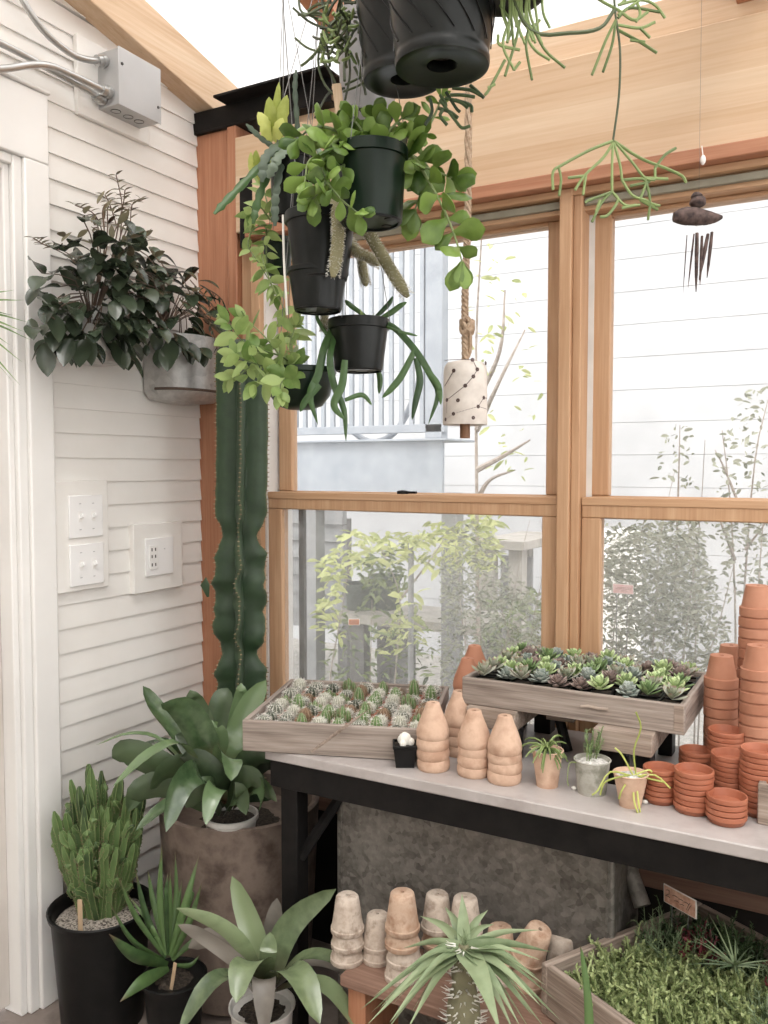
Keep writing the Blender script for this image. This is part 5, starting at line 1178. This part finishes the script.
# black pot with drooping straps
t9, c9 = hpot('hanging_pot', 'small black hanging pot with long drooping strap leaves, lowest in the cluster', 359, 370, 1.68, .061, .047, .098, 'blackgloss', top=.32)
mb = MB()
for (pts, w) in (([(372, 320), (392, 326, -.03), (415, 350, -.05), (432, 378, -.05), (438, 395, -.05), (428, 425, -.05)], 7), ([(415, 350, -.05), (402, 375, -.05), (392, 388, -.05), (382, 398, -.05)], 7), ([(416, 358, -.05), (420, 380, -.05), (416, 400, -.05), (412, 420, -.05)], 7),
                 ([(375, 318), (385, 308), (390, 302), (393, 296)], 5), ([(382, 318), (392, 312), (400, 306), (407, 302)], 6), ([(338, 318), (325, 345, -.03), (318, 375, -.04), (310, 395, -.04), (318, 425, -.04)], 8), ([(340, 320), (330, 355, -.05), (334, 385, -.05), (344, 410, -.05), (346, 442, -.05)], 7),
                 ([(345, 360, -.06), (342, 385, -.06), (334, 405, -.06), (345, 420, -.06)], 8), ([(365, 316), (350, 305, -.03), (345, 300, -.03)], 5), ([(330, 340, -.02), (318, 320, -.02), (318, 312, -.02)], 4), ([(378, 370, .04), (380, 380, .04), (379, 394, .04)], 6),
                 ([(425, 368, -.05), (438, 385, -.055), (441, 405, -.055)], 6), ([(320, 385, -.04), (306, 400, -.04), (300, 412, -.04)], 7), ([(368, 318), (395, 330, -.04), (410, 334, -.04), (418, 336, -.04)], 3), ([(345, 400, -.05), (362, 395, -.04), (372, 405, -.03)], 5)):
    P3 = bez([PD(p[0], p[1], 1.68+(p[2] if len(p) > 2 else 0)) for p in pts], 18); mb.strap(P3, w*1.65/850, 'strap', side=TOWARD.cross(P3[-1]-P3[0]), fold=.35, thick=.0015)
mb.build('foliage', 'darkstrap', t9)
mb = MB()
for i in range(16): mb.leaf(c9+V((rnd.uniform(-.035, .035), rnd.uniform(-.035, .035), .088)), rdir(.3, 1), rnd.uniform(.02, .04), .007, 'lance', .6, 5)
mb.build('small_leaves', 'mid', t9)
# thin pencil-stem plants trailing from the top pots
def rhip(mb, p, d, L, depth, r, g=.25, spread=.6):
    p = V(p); d = V(d).normalized(); pts = [p]
    for i in range(5): pts.append(pts[-1]+d*L/5); d = (d+V((0, 0, -g/5))+rdir()*.06).normalized()
    mb.tube(pts, r, 6)
    if depth > 0:
        for k in range(rnd.choice((2, 3))):
            rhip(mb, pts[-1], (d+rdir()*spread), L*rnd.uniform(.6, .9), depth-1, r*.9, g, spread)
mb = MB(); mk = MB()
DR = 1.2
stem = bez([PD(613, -30, DR), PD(615, 10, DR), PD(620, 50, DR), PD(619, 95, DR), PD(613, 141, DR)], 20); mk.tube(stem, .0018, 6)
mk.tube(bez([PD(505, -20, DR), PD(530, 30, DR), PD(570, 33, DR), PD(600, 28, DR), PD(614, 10, DR)], 16), .0028, 6)
mk.build('woody_stem', 'rhipd', tC)
def rp(pts, r=.0021, D=DR): mb.tube(bez([PD(x, y, D) for x, y in pts], 14), r, 6)
for pts in ([(613, 141), (590, 150), (562, 165), (553, 172), (553, 190)], [(559, 168), (561, 180), (559, 196)], [(613, 143), (603, 158), (585, 175), (575, 190)], [(586, 174), (583, 195)], [(583, 176), (568, 178)], [(613, 143), (612, 165), (612, 192)], [(614, 143), (620, 165), (622, 180)], [(614, 141), (640, 158), (665, 168), (682, 176), (686, 183)],
            [(616, 143), (632, 162), (645, 178), (655, 180)], [(655, 168), (665, 155), (676, 148)], [(655, 168), (655, 178)], [(645, 178), (668, 179)], [(612, 192), (602, 202), (592, 222)], [(612, 192), (590, 200), (585, 203)], [(612, 192), (625, 205), (640, 205)], [(622, 180), (632, 195), (645, 200)], [(645, 178), (650, 200), (648, 220)], [(622, 180), (645, 180), (640, 200)],
            [(640, 200), (658, 210)], [(630, 186), (650, 182)], [(612, 192), (618, 200), (608, 215), (600, 217)], [(645, 200), (652, 204), (660, 206)], [(600, 200), (596, 212)], [(636, 205), (622, 208)]):
    rp(pts)
for pts in ([(616, 20), (606, 40), (592, 75)], [(616, 20), (612, 45), (603, 72)], [(618, 5), (640, 0), (655, 5), (665, 18)], [(618, 25), (640, 28), (655, 22)], [(618, 10), (634, 20), (648, 12)], [(618, 30), (640, 42), (657, 53)], [(618, 15), (640, 0), (652, -10)], [(618, 10), (600, 0), (590, -10)], [(630, 40), (645, 42)], [(620, 5), (632, -5), (640, 12), (636, 22)], [(640, 28), (650, 38)], [(618, 18), (630, 8), (660, 12)]):
    rp(pts)
for i in range(14):
    x = rnd.uniform(498, 545); rp([(x, -25), (x+rnd.uniform(-6, 6), 10), (x+rnd.uniform(-10, 10), rnd.uniform(25, 45))]); 
for pts in ([(520, 20), (516, 40), (505, 76)], [(530, 25), (526, 45), (532, 80)], [(532, 25), (545, 50), (565, 68)], [(510, 20), (503, 45), (514, 70)], [(540, 20), (528, 35), (535, 50), (550, 60)], [(520, 50), (500, 45), (498, 35)], [(505, 60), (490, 88), (485, 95)], [(514, 70), (520, 62)], [(500, 5), (512, 25), (508, 40)], [(488, 88), (495, 84)]):
    rp(pts)
mb.build('foliage', 'rhip', tC)
mb = MB(); mk = MB()
for pts in ([(440, 95), (446, 105), (440, 115), (447, 125)], [(445, 98), (460, 102), (468, 108)], [(450, 95), (462, 95), (475, 97)], [(440, 100), (455, 120), (462, 128), (470, 126)], [(455, 100), (470, 105), (472, 112)], [(470, 85), (478, 92), (484, 98)], [(430, 98), (432, 112), (425, 125)], [(438, 108), (450, 112), (458, 118)], [(452, 88), (470, 90), (482, 96)], [(446, 92), (456, 108), (460, 112)]):
    mb.tube(bez([PD(x, y, 1.36) for x, y in pts], 10), .0028, 6)
mb.build('foliage', 'sed2', tB)
mb = MB()
for i in range(50):
    x = rnd.uniform(318, 358); y = rnd.uniform(-10, 70); d = (rdir()*1.0-RIGHT*.3).normalized(); p = PD(x, y, 1.5+rnd.uniform(-.04, .04)); q = [p]
    for k in range(5): q.append(q[-1]+d*.011); d = (d+rdir()*.25-UP*.08).normalized()
    mb.tube(q, .0026, 5)
for pts in ([(340, 100), (325, 85), (318, 60), (325, 20), (330, -10)], [(345, 100), (350, 70), (345, 30), (340, -10)], [(345, 88), (330, 92), (322, 104), (315, 118)], [(345, 85), (362, 76), (375, 62)], [(343, 92), (360, 85), (372, 75)], [(330, 30), (310, 22), (293, 8)], [(330, 55), (308, 48), (295, 38)], [(320, 15), (302, 12), (298, -5)]):
    mb.tube(bez([PD(x, y, 1.5) for x, y in pts], 12), .0022, 5)
mb.build('foliage', 'rhipd', tD)
mb = MB()
for i in range(40):
    x = rnd.uniform(322, 352); y = rnd.uniform(5, 65); d = (rdir()+UP*.2).normalized(); p = PD(x, y, 1.46+rnd.uniform(-.03, .03)); mb.tube([p, p+d*.012, p+d*.02+UP*.003], [.0028, .003, .0015], 5)
mb.build('green_tips', 'rhip', tD)

# ---------------- bell on a rope
DB = 1.92; c = PD(465, 425, DB); zt = CAM.z+ray(465, 362).z*DB; Rb = .0495
t = thing('ceramic_bell', 'cream ceramic bell with brown dotted lines hanging on a thick rope', 'wind bell', c)
zb = c.z; h = zt-zb
MB().lathe([(Rb, 0), (Rb+.0008, .004), (Rb*.985, h-.022), (Rb*.95, h-.012), (Rb*.82, h-.003), (.012, h+.003), (.006, h+.003), (.006, h-.004), (Rb*.78, h-.008), (Rb*.92, h-.025), (Rb-.006, .004), (Rb-.005, 0), (Rb, 0)], c, 48).build('bell_body', 'bell', t)
a0 = math.atan2(TOWARD.y, TOWARD.x); mk = MB()
def bp_(x, y):      # image position on the bell -> angle and height on its surface
    s = max(-.97, min(.97, (x-465)/22.0)); a = a0+math.asin(s); z = zb+(427-y)/850*DB; return c+V((0, 0, 0))+V((Rb*1.0*math.cos(a), Rb*1.0*math.sin(a), z-c.z)), a, z
def arc(p, q):
    (x0, y0), (x1, y1) = p, q; n = 8; return [bp_(x0+(x1-x0)*i/n, y0+(y1-y0)*i/n)[0] for i in range(n+1)]
dots = {'a': (470, 365), 'b': (475, 374), 'c': (471, 381), 'd': (463, 390), 'e': (446, 403), 'f': (452, 375), 'g': (456, 404), 'h': (482, 401), 'i': (476, 410), 'j': (452, 417), 'k': (445, 422), 'l': (471, 421), 'm': (484, 367)}
for ln in (((444, 364), 'a'), ('a', 'b'), ('b', 'c'), ('c', 'd'), ('d', 'e'), ('e', (446, 416)), ('f', (444, 389)), ('k', 'j'), ('j', 'i'), ('i', 'h'), ('h', (486, 401)), ('i', (486, 412))):
    a, b = [dots[q] if isinstance(q, str) else q for q in ln]; mk.tube(arc(a, b), .0007, 5)
for q in dots.values():
    p, a, z = bp_(*q); d = V((math.cos(a), math.sin(a), 0)); mk.lathe([(.0005, .0008), (.0042, .0008), (.0046, -.0004)], p, 12, d.to_track_quat('Z', 'Y').to_matrix())
mk.build('dotted_pattern', 'mark', t)
MB().lathe([(.001, -.03), (.0115, -.03), (.0115, .06), (.001, .06)], c, 16).build('clapper', 'clapper', t)
rp3 = MB(); top = V((c.x, -.35, RZ(-.35)+.02)); rp_pts = [V((c.x, c.y, zt+.0)), PD(465, 300, DB-.01), PD(467, 240, DB-.02), PD(468, 190, DB-.03)]; rp_pts.append(V((rp_pts[-1].x, rp_pts[-1].y, RZ(rp_pts[-1].y)+.0)))
P3 = bez(rp_pts, 160)
for s in range(3):
    pts = []
    for i, p in enumerate(P3): a = i*.62+s*2.094; pts.append(p+RIGHT*math.cos(a)*.0042+TOWARD*math.sin(a)*.0042)
    rp3.tube(pts, .0048, 6)
rp3.tube(bez([V((c.x, c.y, zt)), PD(470, 350, DB-.01), PD(470, 332, DB-.01)], 10), .005, 6)
rp3.build('rope', 'rope', t)
kn = MB(); kc = PD(467, 326, DB-.01)
for s in range(3):
    pts = []
    for i in range(25): a = i/24*2*math.pi; pts.append(kc+RIGHT*math.cos(a)*.0125+TOWARD*math.sin(a)*.012+UP*(.011*math.sin(a*2+s*2.1)+(s-1)*.005))
    kn.tube(pts, .006, 6)
kn.build('rope_knot', 'rope', t)
# ---------------- wind chime
DC = 1.72; c = PD(697, 217, DC)
t = thing('wind_chime', 'dark stone wind chime with black slivers hanging before the right window', 'wind chime', c)
mb = MB(); n = 16; m = 12; vs = []
L_ = .098
for i in range(m+1):
    u = i/m; q = .0175*max(.04, (math.sin(math.pi*min(1, .07+u*.90))**.55))*(1-.42*u)*1.25
    for k in range(n):
        a = 2*math.pi*k/n; w = q*(1+.14*noise.noise(V((u*6, k*.7, 2)))); vs.append(c+RIGHT*((u-.48)*L_)+UP*(math.sin(a)*w+(.002*math.sin(u*6)))+TOWARD*math.cos(a)*w)
mb.add(vs, [(i*n+k, i*n+(k+1) % n, (i+1)*n+(k+1) % n, (i+1)*n+k) for i in range(m) for k in range(n)]+[tuple(range(n)), tuple(range(m*n, m*n+n))]); mb.build('stone', 'stone', t)
mb = MB().ell(PD(698, 202, DC), (.017, .016, .012), 10, 7).ell(PD(697, 196, DC), (.011, .011, .009), 8, 6)
mb.v = [tuple(V(v)+V((1, 1, 1))*.003*noise.noise(V(v)*90)) for v in mb.v]; mb.build('top_stone', 'stone', t)
for (x0, y0, x1, y1, r) in ((687, 235, 683, 293, .0013), (694, 234, 688, 288, .0022), (697, 233, 696, 292, .0045), (702, 236, 700, 285, .0035), (708, 234, 699, 280, .0045), (712, 232, 707, 278, .004)):
    a = PD(x0, y0, DC); b = PD(x1, y1, DC); MB().tube([a, a.lerp(b, .3), a.lerp(b, .7), b], [r*.8, r, r*.8, r*.2], 6).build('sliver', 'stone', t); MB().tube([a, PD(x0+1, 219, DC)], .0004, 4).build('thread', 'whitestring', t)
yy = c.y; MB().tube([PD(698, 195, DC), V((c.x, c.y, RZ(c.y)+.0))], .0004, 4).build('thread', 'wire', t) if False else None
hk = V((c.x-.0, -.04, 2.09)); MB().tube([PD(698, 195, DC), PD(699, 190, DC), V((c.x, c.y, RZ(c.y)+.01))], .0004, 4).build('thread', 'wire', t)
p = on(703, 160, 1, -.07); o = MB().ell(p, (.006, .006, .011)).tube([p+UP*.008, p+UP*.03+RIGHT*-.003], .0012, 5).build('white_charm', 'signedge'); tag(o, 'tiny white charm hooked on the beam edge above the wind chime', 'ornament')

# ================================================================== OUTSIDE
def tagm(mb, name, mat, label, cat, group=None, bev=0): return tag(mb.build(name, mat, None, bev), label, cat, group)
mb = MB(); z = -.02
while z < 5.2: mb.prism([(3.62, z), (3.6165, z), (3.6185, z+.21), (3.80, z+.21), (3.80, z)], -6, 9, 0); z += .212
tagm(mb, 'building', 'outwall', 'tall white painted board building beyond the windows', 'building')
# balcony with railing and girder
YB = 1.7
def ob(px, py, y): return on(px, py, 1, y)
g0 = ob(280, 443, YB); g1 = ob(443, 443, YB); gb = ob(350, 492, YB); gt = ob(350, 440, YB)
t = thing('balcony', 'blue-grey steel balcony with vertical railing bars outside the left window', 'balcony', (g0.x, YB, gb.z))
MB().bb(g0.x-.8, g1.x, YB, YB+.02, gb.z, gt.z).bb(g0.x-.8, g1.x+.03, YB-.03, YB+.35, gt.z-.012, gt.z).build('girder', 'outsteel', t, .003)
br = ob(360, 428, YB); tt_ = ob(360, 246, YB)
MB().bb(g0.x-.8, ob(445, 430, YB).x, YB-.01, YB+.03, br.z-.03, br.z+.01).build('bottom_rail', 'outsteel', t, .002)
MB().bb(g0.x-.8, ob(445, 240, YB).x, YB-.01, YB+.03, tt_.z-.03, tt_.z).build('top_rail', 'outsteel', t, .002)
x = g0.x-.2; i = 0
while x < ob(424, 350, YB).x:
    MB().bb(x, x+.022, YB, YB+.02, br.z, tt_.z-.02).build('baluster', 'outsteel', t); x += .058
MB().bb(ob(426, 350, YB).x, ob(443, 350, YB).x, YB-.01, YB+.06, gt.z, tt_.z+.35).build('corner_post', 'outsteel', t, .003)
q0 = ob(370, 405, YB+.4)
MB().tube(bez([ob(345, 425, YB+.3), ob(370, 442, YB+.3), ob(395, 432, YB+.3), ob(415, 395, YB+.3), ob(425, 350, YB+.3)], 18), .018, 8).build('curved_handrail', 'outsteel', t)
for (xa, xb, y, nm, mt, lab) in ((300, 316, YB+.05, 'steel_post', 'outgrey', 'grey square post under the balcony at the far left of the lower pane'), (441, 456, YB+.1, 'steel_post', 'outgrey', 'thick grey post under the balcony right end')):
    a = ob(xa, 600, y); b = ob(xb, 600, y); tagm(MB().bb(a.x, b.x, y, y+.09, -.02, gb.z), nm, mt, lab, 'post', bev=.003)
# slatted grey fence behind the left post
a = ob(250, 600, 2.6); b = ob(342, 600, 2.6); zt = ob(300, 518, 2.6).z; zb = ob(300, 626, 2.6).z
t = thing('slatted_wall', 'grey slatted timber wall section outside the lower left pane', 'fence', (a.x, 2.6, -.02)); mb = MB(); z = zb
while z < zt: mb.prism([(2.6, z), (2.62, z+.11), (2.66, z+.11), (2.66, z)], a.x, b.x, 0); z += .115
mb.build('slats', 'outgrey', t)
MB().bb(a.x, a.x+.07, 2.66, 2.72, -.02, zt).build('post', 'outdark', t); MB().bb(b.x-.07, b.x, 2.66, 2.72, -.02, zt).build('post', 'outdark', t)
# garden poles
for (px, y0p, y1p, y, r, lab) in ((411, 540, 660, 1.5, .014, 'thin dark grey pole left of the thick post outside'),):
    a = ob(px, y0p, y); tagm(MB().tube([(a.x, y, -.02), (a.x, y, a.z)], r, 10), 'metal_pole', 'outgrey', lab, 'pole')
# bench with two dark pots
YW = 1.9; a = ob(345, 620, YW); b = ob(395, 620, YW); zt = ob(370, 614, YW).z
t = thing('garden_bench', 'pale timber bench outside carrying two dark plant pots', 'bench', ((a.x+b.x)/2, YW, 0))
MB().bb(a.x-.05, b.x+.5, YW-.05, YW+.4, zt-.05, zt).build('bench_top', 'outbench', t, .003)
for (x, y) in ((a.x+.03, YW), (b.x, YW), (a.x+.03, YW+.3), (b.x+.4, YW+.3)): MB().bb(x, x+.09, y, y+.07, -.02, zt-.05).build('leg', 'outdark', t, .003)
for (px, pt, pb, r, y, lab) in ((361, 583, 612, .095, YW+.12, 'dark grey-green outdoor pot at the left end of the garden bench'), (385, 575, 606, .095, YW+.2, 'dark outdoor pot right of the first one on the garden bench')):
    c = ob(px, pb, y); zt2 = ob(px, pt, y).z; tagm(pot_mb(r, r*.85, zt2-zt, .03, .008, .008, c=(c.x, y, zt), n=28), 'plant_pot', 'outpot', lab, 'plant pot')
# potting table / cistern shape on the right of left pane
YT = 2.4; a = ob(478, 560, YT); b = ob(517, 560, YT); zt = ob(500, 540, YT).z
t = thing('potting_table', 'tall weathered table outside near the white building', 'table', (a.x, YT, 0))
MB().bb(a.x, b.x+.06, YT-.05, YT+.7, zt-.05, zt).build('table_top', 'outbench', t, .003)
for (x, y) in ((a.x+.01, YT), (b.x-.05, YT), (a.x+.01, YT+.6), (b.x-.05, YT+.6)): MB().bb(x, x+.08, y, y+.08, -.02, zt-.05).build('leg', 'outbench', t)
MB().bb(a.x+.02, b.x-.02, YT+.3, YT+.33, .0, zt-.12).build('back_panel', 'outgrey', t)
c = ob(424, 672, 1.0); tagm(MB().lathe([(.001, 0), (.11, 0), (.13, .17), (.135, .17), (.135, .185), (.12, .185), (.11, .03), (.001, .02)], (c.x, 1.0, -.02+max(0, c.z-.02)*0), 30), 'plant_pot', 'outpot', 'wide low dark pot on the ground outside behind the cactus tray', 'plant pot')
# propane-like white tanks behind the right pane top left
for (px, lab) in ((600, 'white rounded tank partly hidden by the window stile outside'), (627, 'white rounded tank beside the other near the white building')):
    c = ob(px, 560, 3.0); zt = ob(px, 527, 3.0).z; R_ = .085; tagm(MB().lathe([(.001, -.02), (R_, -.02), (R_, zt-R_*.8), (R_*.9, zt-R_*.35), (R_*.55, zt-.01), (.001, zt)], (c.x, 3.0, 0), 28), 'white_tank', 'trim', lab, 'tank')
# outdoor plants
def shrub(name, label, clusters, mat, y, yr, n, L, W, stems, prof='oval', stemr=.006, cat='shrub', stmat='bark', g=.5):
    a = ob(clusters[0][0][0][0], 640, y); t = thing(name, label, cat, (a.x, y, -.02)); mb = MB(); st = MB()
    for pts in stems:
        P3 = [ob(x_, y_, y+rnd.uniform(-yr, yr)*.3) for x_, y_ in pts]
        if pts[0][1] > 640: P3.insert(0, V((P3[0].x, P3[0].y, -.03)))
        P3 = bez(P3, 12); m = len(P3)
        st.tube(P3, [stemr*(1-.75*i/(m-1)) for i in range(m)], 6)
    tot = 0
    for (poly, w) in [(c_, 1.0) if not (isinstance(c_, tuple) and isinstance(c_[1], float)) else c_ for c_ in clusters]:
        for (x_, y_) in sample(poly, int(n*w)):
            p = ob(x_, y_, y+rnd.uniform(-yr, yr)); d = rdir(-.6, .8); l = L*rnd.uniform(.6, 1.2); mb.leaf(p, d, l, W*l/L, prof, g, 3, .2, side=rdir())
    mb.build('foliage', mat, t)
    if st.v: st.build('stem', stmat, t)
    return t
shrub('young_tree', 'slim tree with yellow-green leaves outside, behind the bell', [([(470, 300), (530, 320), (545, 420), (520, 480), (480, 480)], .7), ([(480, 230), (530, 260), (520, 330), (478, 300)], .25)], 'outleaf', 1.5, .25, 75, .06, .02,
      [[(478, 700), (477, 520), (476, 350), (482, 230)], [(477, 430), (500, 380), (525, 330)], [(477, 470), (505, 455), (530, 440)], [(478, 400), (500, 350), (505, 290)], [(477, 500), (490, 480), (515, 470)]], stemr=.014, cat='tree')
shrub('leafy_shrub', 'bright yellow-green leafy shrub outside the lower left pane', [([(318, 560), (350, 530), (400, 535), (440, 520), (480, 540), (480, 560), (440, 570), (400, 560), (345, 572), (340, 600), (325, 600)], .85), ([(395, 598), (420, 590), (425, 640), (380, 660), (385, 620)], .18), ([(315, 600), (338, 600), (340, 640), (320, 640)], .1), ([(470, 510), (500, 520), (495, 570), (470, 570)], .3)], 'outleaf', 1.6, .25, 460, .075, .024,
      [[(330, 680), (340, 620), (350, 560)], [(395, 680), (400, 600), (380, 545)], [(470, 690), (460, 600), (455, 540)], [(400, 600), (430, 560), (450, 530)]], g=.9)
shrub('dark_shrub', 'deeper green shrub in shade under the outdoor bench', [([(330, 610), (420, 600), (440, 680), (320, 680)], .6), ([(350, 560), (400, 540), (410, 590), (370, 600)], .5), ([(480, 600), (545, 590), (550, 650), (480, 650)], .6)], 'outdarkleaf', 1.8, .25, 420, .07, .018, [[(370, 690), (372, 600)]], 'lance', g=.7)
fine = [([(440, 560), (545, 600), (548, 690), (440, 690)], 1.0), ([(450, 530), (475, 520), (540, 600), (450, 620)], .35)]
shrub('fine_leaved_shrub', 'grey-green small-leaved shrub outside at the right of the left pane', fine, 'outfine', .85, .25, 1700, .026, .009, [[(470, 700), (465, 620), (458, 560)], [(500, 700), (510, 620), (520, 560), (530, 520)], [(530, 700), (530, 640), (545, 560), (540, 520)], [(485, 700), (480, 620), (488, 560)], [(520, 690), (500, 600), (505, 560)]], stemr=.003)
shrub('fine_leaved_shrub', 'dense grey-green willowy shrub behind the right lower pane', [([(598, 560), (640, 530), (700, 540), (720, 600), (740, 680), (600, 680)], 1.0), ([(600, 530), (700, 515), (710, 620), (620, 640)], .5)], 'outfine', .9, .3, 3200, .028, .010,
      [[(620, 700), (630, 620), (640, 540), (650, 500)], [(650, 700), (655, 620), (660, 540), (675, 470)], [(680, 700), (690, 600), (700, 520), (705, 440)], [(695, 700), (695, 600), (688, 520)], [(640, 700), (620, 640), (605, 570)], [(700, 700), (720, 620), (735, 560)], [(660, 700), (670, 600), (690, 540)], [(610, 700), (615, 620), (625, 560)]], stemr=.004)
shrub('willowy_shrub', 'tall thin-stemmed shrub rising at the far right of the window', [([(655, 480), (665, 430), (690, 420), (700, 490)], .15), ([(710, 460), (745, 390), (768, 380), (768, 500), (720, 500)], .45), ([(715, 510), (768, 510), (768, 600), (730, 600)], .6), ([(600, 515), (768, 510), (768, 540), (610, 545)], .4)], 'outfine', 1.1, .25, 330, .03, .013,
      [[(740, 700), (745, 580), (755, 460), (768, 400)], [(735, 700), (735, 600), (730, 500), (722, 430)], [(760, 700), (758, 600), (765, 500)], [(675, 600), (678, 500), (680, 425)], [(745, 520), (725, 470), (715, 450)], [(745, 550), (768, 520)], [(735, 560), (720, 520), (712, 500)]], stemr=.006)
# outdoor price cards
ca = ob(354, 622, 1.0); card('price_card', 'small burnt-orange card on a wire stem outside the left lower pane', ca, RIGHT, UP, .030*1.6, .017*1.6, 'orangesign', 'signedge', (-.0,), .14, [(-.35, .1, .3, .12), (-.3, -.2, .2, -.15)])
ca = ob(623, 589, .55); card('price_card', 'pale pink price card on two wires outside the right lower pane', ca, (RIGHT+V((0, 0, -.07))), UP, .064, .030, 'pinksign', 'signedge', (-.3, .22), .28, [(-.4, .15, .4, .12), (-.35, .0, .38, -.02), (-.1, -.2, .2, -.2)])

# ================================================================== LIGHT
w = bpy.data.worlds.new('sky'); bpy.context.scene.world = w; w.use_nodes = True; nt = w.node_tree; nt.nodes.clear()
bg = N(nt, 'ShaderNodeBackground'); bg.inputs[0].default_value = (1.0, .985, .965, 1); bg.inputs[1].default_value = 1.25
wo = N(nt, 'ShaderNodeOutputWorld'); nt.links.new(bg.outputs[0], wo.inputs[0])
s = bpy.data.lights.new('sun', 'SUN'); s.energy = 1.3; s.angle = math.radians(25); s.color = (1, .97, .92); so = bpy.data.objects.new('sun', s); col.objects.link(so); so.rotation_euler = (math.radians(28), math.radians(22), 0)
vs_ = bpy.context.scene.view_settings; vs_.view_transform = 'Standard'; vs_.look = 'None'; vs_.gamma = 1; vs_.use_curve_mapping = False; vs_.exposure = 1.25
